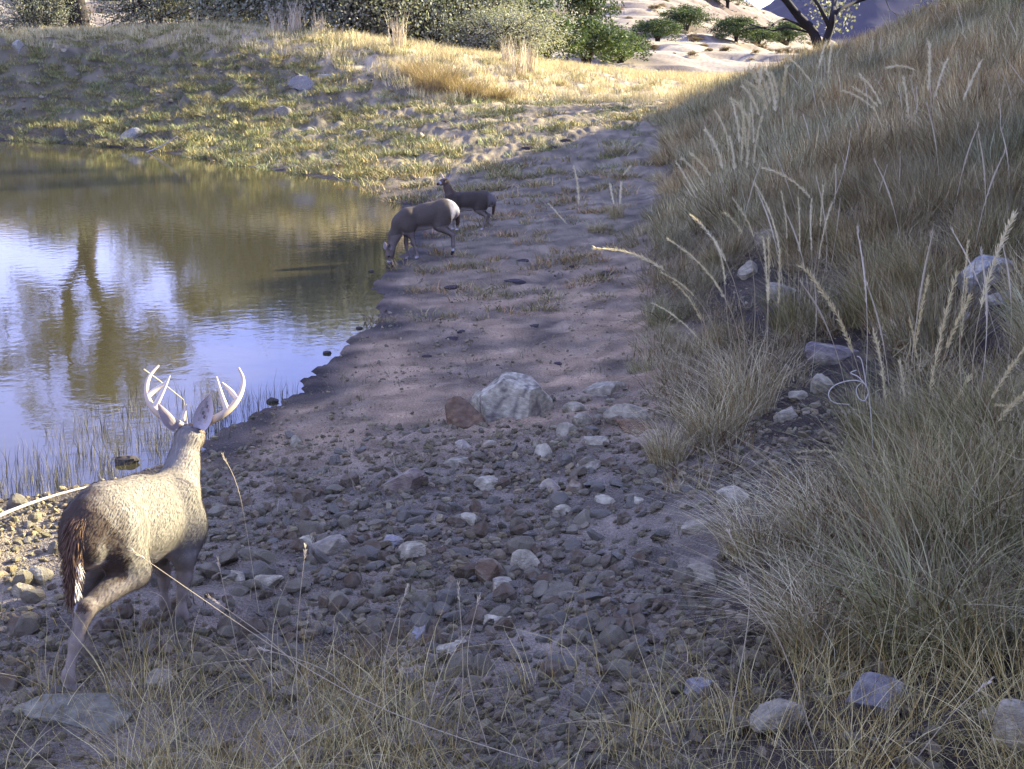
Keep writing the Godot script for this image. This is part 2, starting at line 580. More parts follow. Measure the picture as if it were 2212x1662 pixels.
# ---------------------------------------------------------------- bodies: tapered capsules joined by a smooth minimum, meshed by surface nets
# a bone is [from, to, radius there, radius here, side squash, blend]
func nets(bones: Array, cell: float, paint: Callable) -> ArrayMesh:
	var lo := Vector3.ONE * 1e9
	var hi := -lo
	for b in bones:
		for e in [[b[0], b[2]], [b[1], b[3]]]:
			lo = lo.min(e[0] - Vector3.ONE * (e[1] + 0.05))
			hi = hi.max(e[0] + Vector3.ONE * (e[1] + 0.05))
	var nx := int((hi.x - lo.x) / cell) + 2
	var ny := int((hi.y - lo.y) / cell) + 2
	var nz := int((hi.z - lo.z) / cell) + 2
	var F := PackedFloat32Array()
	F.resize(nx * ny * nz)
	F.fill(1.0)
	for b in bones:
		var a: Vector3 = b[0]
		var e: Vector3 = b[1]
		var ra: float = b[2]
		var rb: float = b[3]
		var sq: float = 1.0 / float(b[4])
		var kb: float = b[5]
		var mid := (a.x + e.x) * 0.5
		var m := kb + 0.025
		var x0 := maxi(int((minf(a.x - ra, e.x - rb) - m - lo.x) / cell), 0)
		var x1 := mini(int((maxf(a.x + ra, e.x + rb) + m - lo.x) / cell) + 1, nx - 1)
		var y0 := maxi(int((minf(a.y - ra, e.y - rb) - m - lo.y) / cell), 0)
		var y1 := mini(int((maxf(a.y + ra, e.y + rb) + m - lo.y) / cell) + 1, ny - 1)
		var z0 := maxi(int((minf(a.z - ra, e.z - rb) - m - lo.z) / cell), 0)
		var z1 := mini(int((maxf(a.z + ra, e.z + rb) + m - lo.z) / cell) + 1, nz - 1)
		a.x = mid + (a.x - mid) * sq
		e.x = mid + (e.x - mid) * sq
		var ab := e - a
		var inv := 1.0 / maxf(ab.length_squared(), 1e-9)
		for z in range(z0, z1 + 1):
			for y in range(y0, y1 + 1):
				var at := (z * ny + y) * nx
				for x in range(x0, x1 + 1):
					var p := Vector3(mid + (lo.x + x * cell - mid) * sq, lo.y + y * cell, lo.z + z * cell) - a
					var t := clampf(p.dot(ab) * inv, 0.0, 1.0)
					var d := (p - ab * t).length() - ra - (rb - ra) * t
					var o := F[at + x]
					var h := maxf(kb - absf(d - o), 0.0)
					F[at + x] = minf(d, o) - h * h / (4.0 * kb)
	var vid := PackedInt32Array()
	vid.resize(nx * ny * nz)
	vid.fill(-1)
	var V := PackedVector3Array()
	var N := PackedVector3Array()
	var C := PackedColorArray()
	var offs := PackedInt32Array([0, 1, nx, nx + 1, nx * ny, nx * ny + 1, nx * ny + nx, nx * ny + nx + 1])
	var edges := [[0, 1], [2, 3], [4, 5], [6, 7], [0, 2], [1, 3], [4, 6], [5, 7], [0, 4], [1, 5], [2, 6], [3, 7]]
	var idx := PackedInt32Array()
	for z in nz - 1:
		for y in ny - 1:
			var base := (z * ny + y) * nx
			for x in nx - 1:
				var i := base + x
				var f0 := F[i]
				if absf(f0) > cell * 3.0: continue
				var neg := 0
				for o in offs:
					if F[i + o] < 0.0: neg += 1
				if neg == 0 or neg == 8: continue
				var s := Vector3.ZERO
				var cnt := 0
				for ed in edges:
					var fa := F[i + offs[ed[0]]]
					var fb := F[i + offs[ed[1]]]
					if (fa < 0.0) != (fb < 0.0):
						var t := fa / (fa - fb)
						var pa := Vector3(ed[0] & 1, (ed[0] >> 1) & 1, ed[0] >> 2)
						var pb := Vector3(ed[1] & 1, (ed[1] >> 1) & 1, ed[1] >> 2)
						s += pa.lerp(pb, t)
						cnt += 1
				s /= cnt
				var g := Vector3(F[i + 1] + F[i + offs[3]] + F[i + offs[5]] + F[i + offs[7]] - f0 - F[i + offs[2]] - F[i + offs[4]] - F[i + offs[6]],
					F[i + offs[2]] + F[i + offs[3]] + F[i + offs[6]] + F[i + offs[7]] - f0 - F[i + 1] - F[i + offs[4]] - F[i + offs[5]],
					F[i + offs[4]] + F[i + offs[5]] + F[i + offs[6]] + F[i + offs[7]] - f0 - F[i + 1] - F[i + offs[2]] - F[i + offs[3]]).normalized()
				vid[i] = V.size()
				var p := lo + (Vector3(x, y, z) + s) * cell
				V.append(p)
				N.append(g)
				C.append(paint.call(p, g))
	for z in range(1, nz - 1):
		for y in range(1, ny - 1):
			for x in range(1, nx - 1):
				var i := (z * ny + y) * nx + x
				if absf(F[i]) > cell * 2.0: continue
				var inside := F[i] < 0.0
				for axis in 3:
					var st: int = [1, nx, nx * ny][axis]
					if (F[i + st] < 0.0) == inside: continue
					var u: int = [nx, nx * ny, 1][axis]
					var w: int = [nx * ny, 1, nx][axis]
					var q := [vid[i], vid[i - u], vid[i - u - w], vid[i - w]]
					if q.min() < 0: continue
					if inside: idx.append_array([q[0], q[2], q[1], q[0], q[3], q[2]])
					else: idx.append_array([q[0], q[1], q[2], q[0], q[2], q[3]])
	var arr := []
	arr.resize(Mesh.ARRAY_MAX)
	arr[Mesh.ARRAY_VERTEX] = V
	arr[Mesh.ARRAY_NORMAL] = N
	arr[Mesh.ARRAY_COLOR] = C
	arr[Mesh.ARRAY_INDEX] = idx
	var mesh := ArrayMesh.new()
	mesh.add_surface_from_arrays(Mesh.PRIMITIVE_TRIANGLES, arr)
	return mesh
# ---------------------------------------------------------------- deer; f forward, u up, r to its right, in metres of a full-grown buck
func J(f: float, u: float, r := 0.0) -> Vector3:
	return Vector3(r, u, -f)

func leg(out: Array, pts: Array, radii: Array, blend := 0.03) -> void:
	for i in pts.size() - 1:
		out.append([pts[i], pts[i + 1], radii[i], radii[i + 1], 0.8 if i == 0 else 1.0, blend if i else 0.09])

func trunk_bones(neck: Array, neck_r: Array) -> Array:
	var b := []
	b.append([J(0.20, 0.617), J(-0.08, 0.605), 0.148, 0.148, 0.80, 0.13])      # chest and ribs
	b.append([J(-0.05, 0.605), J(-0.36, 0.65), 0.148, 0.122, 0.80, 0.13])    # belly to flank
	b.append([J(-0.34, 0.665), J(-0.47, 0.655), 0.134, 0.11, 0.78, 0.13])    # rump
	b.append([J(-0.46, 0.64), J(-0.52, 0.60), 0.10, 0.07, 1.0, 0.13])
	b.append([J(0.24, 0.715), J(-0.10, 0.705), 0.088, 0.085, 0.6, 0.13])      # withers and back
	b.append([J(-0.10, 0.705), J(-0.38, 0.735), 0.085, 0.075, 0.7, 0.13])
	b.append([J(0.26, 0.56), J(0.36, 0.60), 0.13, 0.095, 0.75, 0.13])         # brisket
	for s in [-1.0, 1.0]:
		b.append([J(0.22, 0.70, s * 0.075), J(0.27, 0.53, s * 0.09), 0.075, 0.07, 0.8, 0.06])     # shoulder
		b.append([J(-0.36, 0.66, s * 0.08), J(-0.33, 0.50, s * 0.09), 0.105, 0.082, 0.75, 0.07])   # thigh
	for i in neck.size() - 1:
		b.append([neck[i], neck[i + 1], neck_r[i], neck_r[i + 1], 0.78, 0.07])
	return b

func head_bones(base: Vector3, look: Vector3, up: Vector3) -> Array:
	var b := []
	var n := look.normalized()
	var u := (up - n * up.dot(n)).normalized()
	var r := n.cross(u)
	b.append([base - n * 0.01, base + n * 0.07 + u * 0.005, 0.062, 0.058, 1.0, 0.03])
	b.append([base + n * 0.07, base + n * 0.155 - u * 0.015, 0.052, 0.036, 1.0, 0.03])
	b.append([base + n * 0.155 - u * 0.015, base + n * 0.225 - u * 0.022, 0.036, 0.027, 1.0, 0.02])
	b.append([base + n * 0.02 - u * 0.04, base + n * 0.14 - u * 0.05, 0.036, 0.022, 1.0, 0.02])
	for s in [-1.0, 1.0]:
		b.append([base + n * 0.075 + u * 0.025 + r * s * 0.042, base + n * 0.10 + u * 0.018 + r * s * 0.034, 0.020, 0.016, 1.0, 0.015])
	return b

func ear_mesh(root: Vector3, tip: Vector3, open: Vector3, back: Color, inner: Color, wide := 0.047) -> ArrayMesh:
	var st := SurfaceTool.new()
	st.begin(Mesh.PRIMITIVE_TRIANGLES)
	var along := tip - root
	var o := (open - along * open.dot(along) / along.length_squared()).normalized()
	var side := along.normalized().cross(o)
	var rows := 10
	var cols := 8
	for layer in 2:
		var g := []
		for i in rows + 1:
			var t := float(i) / rows
			var w := wide * pow(sin(PI * clampf(0.16 + t * 0.84, 0.0, 1.0)), 0.75) * (1.0 - 0.25 * t)
			var line := []
			for k in cols + 1:
				var s := float(k) / cols * 2.0 - 1.0
				var cup := (s * s) * w * 0.85 - w * 0.35
				line.append(root + along * t + side * s * w + o * (cup + (0.004 if layer else -0.002) * (1.0 - t)))
			g.append(line)
		for i in rows:
			for k in cols:
				var n: Vector3 = (g[i][k + 1] - g[i][k]).cross(g[i + 1][k] - g[i][k]).normalized()
				if n.dot(o) < 0.0: n = -n
				if layer == 0: n = -n
				var edge := absf(float(k) + 0.5 - cols * 0.5) / (cols * 0.5)
				var c := back if layer == 0 else inner.lerp(Color(0.12, 0.09, 0.07), smoothstep(0.75, 0.1, edge) * smoothstep(0.0, 3.0, float(i)) * smoothstep(9.5, 6.0, float(i)) * (0.55 + 0.35 * sin(i * 2.3 + k * 1.7)))
				st.set_color(c)
				var q4 := [g[i][k], g[i][k + 1], g[i + 1][k], g[i + 1][k], g[i][k + 1], g[i + 1][k + 1]]
				if (q4[1] - q4[0]).cross(q4[2] - q4[0]).dot(n) > 0.0: q4 = [q4[0], q4[2], q4[1], q4[3], q4[5], q4[4]]
				for p in q4:
					st.set_normal(n)
					st.add_vertex(p)
	return st.commit()

func coat(p: Vector3, n: Vector3, spec: Dictionary) -> Color:
	var f := -p.z
	var grey := Color(0.215, 0.192, 0.138)
	if not spec.antlers: grey = Color(0.27, 0.215, 0.14) * float(spec.tone)
	var c := grey * (1.0 + 0.16 * n_fine.get_noise_3d(p.x * 24.0, p.y * 20.0, p.z * 13.0) + 0.2 * n_mid.get_noise_3d(p.x * 4.0, p.y * 4.0, p.z * 4.0))
	c = c.lerp(Color(0.13, 0.105, 0.075), smoothstep(0.55, 0.95, n.y) * 0.5)
	c = c.lerp(Color(0.56, 0.50, 0.42), smoothstep(-0.35, -0.8, n.y) * smoothstep(0.34, 0.42, p.y))          # pale belly
	if p.y < 0.46:
		c = c.lerp(Color(0.25, 0.2, 0.13) * lerpf(0.55, 1.0, smoothstep(0.4, 1.0, float(spec.get("tone", 1.0)))), smoothstep(0.46, 0.36, p.y))
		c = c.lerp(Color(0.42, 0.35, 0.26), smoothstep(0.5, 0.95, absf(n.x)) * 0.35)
	if p.y < 0.085:
		c = c.lerp(Color(0.55, 0.5, 0.43), smoothstep(0.085, 0.06, p.y))
	if p.y < 0.035 - 0.1 * float(spec.get("sunk", 0.0)):
		c = Color(0.03, 0.027, 0.025)
	if f < -0.4 and p.y > 0.36:                                                                # dark brown back of the thighs, white round the tail
		c = c.lerp(Color(0.075, 0.048, 0.026), smoothstep(0.2, 0.62, n.z + 0.2 * n_fine.get_noise_3d(p.x * 12.0, p.y * 9.0, p.z * 12.0)) * 0.9)
		c = c.lerp(Color(0.6, 0.56, 0.5), smoothstep(0.05, 0.03, absf(p.x)) * smoothstep(0.62, 0.5, p.y) * smoothstep(0.3, 0.7, n.z))
	if spec.get("tone", 1.0) < 1.0 and f < -0.42 and p.y > 0.4:                                  # pale rump of the does, lightened to stand in for sun on it
		c = c.lerp(Color(0.62, 0.58, 0.5), smoothstep(0.2, 0.55, n.z) * float(spec.rump))
	if f > 0.24 and p.y > 0.6 and spec.antlers:
		c = c.lerp(Color(0.34, 0.295, 0.22), 0.4)
	var base: Vector3 = spec.head
	var q := p - base
	if q.length() < 0.3:
		var along: float = q.dot(spec.look)
		if along > -0.04:
			c = c.lerp(Color(0.17, 0.125, 0.085), smoothstep(-0.04, 0.02, along) * 0.7)
			c = c.lerp(Color(0.5, 0.46, 0.4), smoothstep(0.15, 0.17, along) * smoothstep(0.20, 0.19, along))
			if along > 0.228: c = Color(0.02, 0.018, 0.018)
			for s in [-1.0, 1.0]:
				var eye: Vector3 = spec.look * 0.09 + spec.up * 0.026 + spec.right * s * 0.055
				if (q - eye).length() < 0.016: c = Color(0.012, 0.01, 0.008)
	return c

func antler_side(s: float, h: Vector3, spec: Dictionary) -> Dictionary:
	var k := func(r: float, u: float, f: float) -> Vector3: return h + (spec.right * s * r + spec.up * u + spec.look_flat * f) * 1.04
	return {"beam": [k.call(0.03, 0.05, 0.035), k.call(0.075, 0.075, 0.01), k.call(0.13, 0.10, 0.0), k.call(0.185, 0.15, 0.03), k.call(0.215, 0.215, 0.08), k.call(0.215, 0.28, 0.14), k.call(0.185, 0.335, 0.19)],
		"tines": [[k.call(0.042, 0.058, 0.03), k.call(0.035, 0.10, 0.05), k.call(0.028, 0.155, 0.055)],
			[k.call(0.165, 0.13, 0.015), k.call(0.135, 0.20, 0.03), k.call(0.105, 0.285, 0.05)],
			[k.call(0.205, 0.185, 0.055), k.call(0.165, 0.225, 0.085), k.call(0.125, 0.26, 0.10)]]}

func make_deer(called: String, label: String, at: Vector3, heading: float, spec: Dictionary) -> Node3D:
	var root := thing(called, label, "deer", at)
	root.rotation.y = -heading
	root.scale = Vector3.ONE * float(spec.size)
	var head: Vector3 = spec.head
	spec.look = Vector3(spec.look).normalized()
	spec.right = spec.look.cross(spec.crown).normalized()
	spec.up = spec.right.cross(spec.look).normalized()
	spec.look_flat = spec.look
	var b := trunk_bones(spec.neck, spec.neck_r)
	b.append_array(head_bones(head, spec.look, spec.up))
	for l in spec.hind:
		leg(b, l, [0.088, 0.068, 0.034, 0.024, 0.019, 0.021, 0.017])
	for l in spec.fore:
		leg(b, l, [0.07, 0.048, 0.031, 0.021, 0.019, 0.021, 0.017])
	var skin := nets(b, spec.cell, coat.bind(spec))
	obj("body", skin, M.fur, root)
	# short hair, lying back along the body
	var arr := skin.surface_get_arrays(0)
	var hr := RandomNumberGenerator.new()
	hr.seed = 12
	var ht := SurfaceTool.new()
	ht.begin(Mesh.PRIMITIVE_TRIANGLES)
	for i in arr[Mesh.ARRAY_VERTEX].size():
		var p: Vector3 = arr[Mesh.ARRAY_VERTEX][i]
		if p.y < 0.1: continue
		for k in 2:
			var n: Vector3 = arr[Mesh.ARRAY_NORMAL][i]
			var back := Vector3(hr.randfn() * 0.25, -0.55, 0.8)
			var lie := (back - n * back.dot(n)).normalized()
			var ac := lie.cross(n) * 0.0016
			leaf(ht, p + rand_dir(hr) * 0.004 + n * 0.0005, (lie + n * hr.randf_range(0.02, 0.13)) * hr.randf_range(0.012, 0.026) * smoothstep(0.1, 0.5, p.y), ac, (arr[Mesh.ARRAY_COLOR][i] as Color) * hr.randf_range(0.9, 1.12))
	var hair := obj("hair", ht.commit(), M.fur, root)
	hair.set_meta("kind", "stuff")
	# ears
	for s in [-1.0, 1.0]:
		var e: Array = spec.ears[0 if s < 0 else 1]
		var o: Vector3 = head + spec.right * s * 0.05 + spec.up * 0.045 - spec.look * 0.015
		var tip: Vector3 = o + (spec.right * s * e[0] + spec.up * e[1] + spec.look * e[2])
		var open: Vector3 = spec.look * e[3] + spec.right * s * e[4]
		obj("ear", ear_mesh(o, tip, open, Color(0.22, 0.18, 0.14), Color(0.52, 0.46, 0.40)), M.fur, root)
	# tail
	var st := SurfaceTool.new()
	st.begin(Mesh.PRIMITIVE_TRIANGLES)
	var tp := spline(spec.tail, 4)
	var tr := []
	for i in tp.size():
		var t := float(i) / (tp.size() - 1)
		tr.append((0.022 + 0.045 * sin(PI * minf(t * 0.95 + 0.12, 1.0))) * float(spec.tail_size))
	tube(st, tp, tr.map(func(q): return q * 0.75), 10, Color(0.095, 0.055, 0.028), 0.75)
	var r := RandomNumberGenerator.new()
	r.seed = 4
	for i in 1500:
		var k := mini(int(r.randf() * (tp.size() - 1)), tp.size() - 2)
		var t := float(k) / (tp.size() - 1)
		var a := r.randf() * TAU
		var off := Vector3(cos(a), 0, sin(a) * 0.75)
		var hair_from: Vector3 = tp[k].lerp(tp[k + 1], r.randf()) + off * tr[k] * 0.72
		var down: Vector3 = (tp[k + 1] - tp[k]).normalized()
		var white := off.x > 0.8 and t > 0.5 and r.randf() < 0.75 * t
		leaf(st, hair_from, (down + off * r.randf_range(0.15, 0.5) + rand_dir(r) * 0.12) * r.randf_range(0.03, 0.065), Vector3(-sin(a), 0, cos(a)) * 0.0024, Color(0.62, 0.58, 0.5) if white else Color(0.105, 0.062, 0.032) * r.randf_range(0.5, 1.7))
	obj("tail", st.commit(), M.fur, root)
	if spec.antlers:
		for s in [-1.0, 1.0]:
			st = SurfaceTool.new()
			st.begin(Mesh.PRIMITIVE_TRIANGLES)
			var a := antler_side(s, head, spec)
			var bm := spline(a.beam, 5)
			tube(st, bm, taper(bm.size(), 0.021, 0.005, 1.6), 8, Color(0.40, 0.31, 0.19))
			for q in a.tines:
				var tn := spline(q, 4)
				tube(st, tn, taper(tn.size(), 0.015, 0.0035, 1.3), 6, Color(0.50, 0.42, 0.29))
			obj("antler", st.commit(), M.antler, root)
	return root

func build_deer() -> void:
	# the buck, seen from behind its right hip, standing with its rump up the slope
	var heading := deg_to_rad(14.0)
	var tilt := 0.15
	var size := 0.925
	var origin := Vector3(-1.53, 0.20, -5.46)
	var c := Basis.from_euler(Vector3(-tilt, -heading, 0))
	var lift := func(f: float, r: float) -> float:
		var w: Vector3 = origin + c * J(f, 0, r) * size
		return (hgt(w.x, -w.z) - w.y) / size
	print("buck lifts ", lift.call(-0.68, 0.04), " ", lift.call(0.29, 0.08))
	var hr: float = lift.call(-0.68, 0.04)
	var hl: float = lift.call(-0.30, -0.09)
	var fr: float = lift.call(0.22, 0.08)
	var fl: float = lift.call(0.33, -0.07)
	var buck := make_deer("buck_deer", "antlered buck standing by the pond, seen from behind its right hip", origin, heading, {
		"size": size, "cell": 0.0085, "antlers": true, "tail_size": 0.72,
		"neck": [J(0.22, 0.655), J(0.30, 0.715), J(0.355, 0.83), J(0.385, 0.92)], "neck_r": [0.132, 0.10, 0.074, 0.066],
		"head": J(0.405, 0.95), "look": J(0.93, -0.12, -0.28), "crown": Vector3.UP,
		"hind": [[J(-0.36, 0.60, 0.09), J(-0.28, 0.46, 0.10), J(-0.60, 0.345 + hr * 0.5, 0.06), J(-0.65, 0.20 + hr, 0.05), J(-0.69, 0.085 + hr, 0.042), J(-0.68, 0.055 + hr, 0.04), J(-0.655, 0.015 + hr, 0.04)],
			[J(-0.36, 0.60, -0.09), J(-0.20, 0.44, -0.10), J(-0.40, 0.32 + hl * 0.5, -0.095), J(-0.38, 0.18 + hl, -0.092), J(-0.345, 0.085 + hl, -0.09), J(-0.325, 0.055 + hl, -0.09), J(-0.30, 0.015 + hl, -0.09)]],
		"fore": [[J(0.25, 0.56, 0.085), J(0.22, 0.43, 0.085), J(0.225, 0.28 + fr * 0.5, 0.08), J(0.21, 0.17 + fr, 0.08), J(0.205, 0.085 + fr, 0.08), J(0.22, 0.055 + fr, 0.08), J(0.24, 0.015 + fr, 0.08)],
			[J(0.25, 0.56, -0.085), J(0.26, 0.43, -0.085), J(0.315, 0.28 + fl * 0.5, -0.075), J(0.32, 0.17 + fl, -0.07), J(0.32, 0.085 + fl, -0.07), J(0.335, 0.055 + fl, -0.07), J(0.355, 0.015 + fl, -0.07)]],
		"ears": [[0.095, 0.115, -0.01, 0.25, 1.0], [0.045, 0.165, -0.005, -1.0, 0.15]],
		"tail": [J(-0.50, 0.745), J(-0.565, 0.71), J(-0.60, 0.61), J(-0.605, 0.50), J(-0.60, 0.40)],
	})
	buck.basis = c * Basis.from_scale(Vector3.ONE * size)
	# the doe drinking
	var o2 := hit(925, 556)
	o2.y = maxf(hgt(o2.x, -o2.z), 0.0)
	var doe := make_deer("doe_deer", "doe with lowered head drinking at the water's edge", o2, deg_to_rad(250.0), {
		"size": 0.88, "cell": 0.011, "antlers": false, "tone": 0.46, "tail_size": 0.8, "rump": 0.9,
		"neck": [J(0.22, 0.66), J(0.34, 0.61), J(0.47, 0.44), J(0.56, 0.26)], "neck_r": [0.145, 0.115, 0.085, 0.066],
		"head": J(0.575, 0.225), "look": J(0.36, -0.92, 0.0), "crown": J(0.9, 0.42),
		"hind": [[J(-0.36, 0.60, 0.09), J(-0.26, 0.45, 0.10), J(-0.47, 0.28, 0.09), J(-0.46, 0.12, 0.09), J(-0.45, 0.02, 0.09), J(-0.43, -0.02, 0.09), J(-0.41, -0.07, 0.09)],
			[J(-0.36, 0.60, -0.09), J(-0.22, 0.45, -0.10), J(-0.42, 0.28, -0.09), J(-0.40, 0.12, -0.09), J(-0.385, 0.02, -0.09), J(-0.37, -0.02, -0.09), J(-0.35, -0.07, -0.09)]],
		"fore": [[J(0.25, 0.56, 0.085), J(0.25, 0.43, 0.085), J(0.29, 0.29, 0.08), J(0.30, 0.20, 0.08), J(0.30, 0.105, 0.08), J(0.315, 0.075, 0.08), J(0.33, 0.03, 0.08)],
			[J(0.25, 0.56, -0.085), J(0.24, 0.43, -0.085), J(0.22, 0.29, -0.08), J(0.20, 0.19, -0.08), J(0.19, 0.095, -0.08), J(0.20, 0.06, -0.08), J(0.22, 0.015, -0.08)]],
		"ears": [[0.10, 0.03, -0.10, 0.1, 1.0], [0.10, 0.03, -0.10, 0.1, 1.0]],
		"tail": [J(-0.515, 0.70), J(-0.56, 0.65), J(-0.575, 0.57), J(-0.57, 0.49), J(-0.56, 0.43)],
	})
	doe.rotation.x = -0.16
	# the young one behind, head up
	var o3 := hit(1008, 500)
	o3.y = maxf(hgt(o3.x, -o3.z), 0.0)
	make_deer("young_deer", "small dark deer with raised head standing behind the drinking doe", o3, deg_to_rad(262.0), {
		"size": 0.74, "cell": 0.013, "antlers": false, "tone": 0.3, "tail_size": 0.8, "rump": 0.25,
		"neck": [J(0.22, 0.66), J(0.32, 0.74), J(0.39, 0.90), J(0.42, 1.02)], "neck_r": [0.135, 0.10, 0.072, 0.06],
		"head": J(0.44, 1.05), "look": J(0.75, -0.12, -0.65), "crown": Vector3.UP,
		"hind": [[J(-0.36, 0.60, 0.09), J(-0.26, 0.46, 0.10), J(-0.47, 0.32, 0.09), J(-0.46, 0.18, 0.09), J(-0.45, 0.085, 0.09), J(-0.43, 0.05, 0.09), J(-0.41, 0.0, 0.09)],
			[J(-0.36, 0.60, -0.09), J(-0.22, 0.46, -0.10), J(-0.40, 0.32, -0.09), J(-0.36, 0.18, -0.09), J(-0.33, 0.085, -0.09), J(-0.31, 0.05, -0.09), J(-0.29, 0.0, -0.09)]],
		"fore": [[J(0.25, 0.56, 0.085), J(0.25, 0.43, 0.085), J(0.27, 0.28, 0.08), J(0.27, 0.17, 0.08), J(0.27, 0.07, 0.08), J(0.285, 0.04, 0.08), J(0.30, -0.01, 0.08)],
			[J(0.25, 0.56, -0.085), J(0.24, 0.43, -0.085), J(0.22, 0.28, -0.08), J(0.21, 0.17, -0.08), J(0.20, 0.07, -0.08), J(0.215, 0.04, -0.08), J(0.23, -0.01, -0.08)]],
		"ears": [[0.085, 0.13, -0.02, 0.8, 0.4], [0.085, 0.13, -0.02, 0.8, 0.4]],
		"tail": [J(-0.515, 0.70), J(-0.56, 0.65), J(-0.575, 0.57), J(-0.57, 0.47), J(-0.56, 0.38)],
	})
# ---------------------------------------------------------------- rocks and other small things on the ground
func lay(called: String, label: String, category: String, mesh: Mesh, mat_: Material, px: float, py: float, yaw: float, group := "", sink := 0.0, tilt := Vector2.ZERO) -> MeshInstance3D:
	var p := hit(px, py)
	var o := obj(called, mesh, mat_)
	o.position = p - Vector3(0, sink, 0)
	o.basis = Basis.from_euler(Vector3(tilt.x, yaw, tilt.y))
	tag(o, label, category, group)
	return o

func size_at(px: float, py: float, w: float) -> float:   # metres across w pixels there
	return w / FOCAL * (hit(px, py) - Vector3(0, EYE, 0)).dot(ray(CX, CY).normalized())

# says of each loose stone which it is: its tone, its side of the nearest landmark, and how near it comes among its like
func name_stones(list: Array, marks: Array, group: String) -> void:
	var bins := {}
	for q in list:      # [node, px, py, tone word]
		var best := 1e9
		var m: Array = marks[0]
		for k in marks:
			var dd := Vector2(q[1] - k[0], (q[2] - k[1]) * 1.6).length()
			if dd < best:
				best = dd
				m = k
		var off := Vector2(q[1] - m[0], (q[2] - m[1]) * 1.6)
		var side := ("to the right of" if off.x > 0 else "to the left of") if absf(off.x) > absf(off.y) else ("in front of" if off.y > 0 else "behind")
		var key := "%s stone %s the %s" % [q[3], side, m[2]]
		if not bins.has(key): bins[key] = []
		bins[key].append([best, q[0]])
	for key in bins:
		var l: Array = bins[key]
		l.sort_custom(func(a, b): return a[0] < b[0])
		for i in l.size():
			var word: String = "small " if l.size() == 1 else ["nearest ", "second ", "third ", "fourth ", "fifth ", "sixth ", "seventh ", "eighth ", "ninth ", "tenth "][i] + "small " if i < 10 else "farthest small "
			tag(l[i][1], word + key, "stone", group)

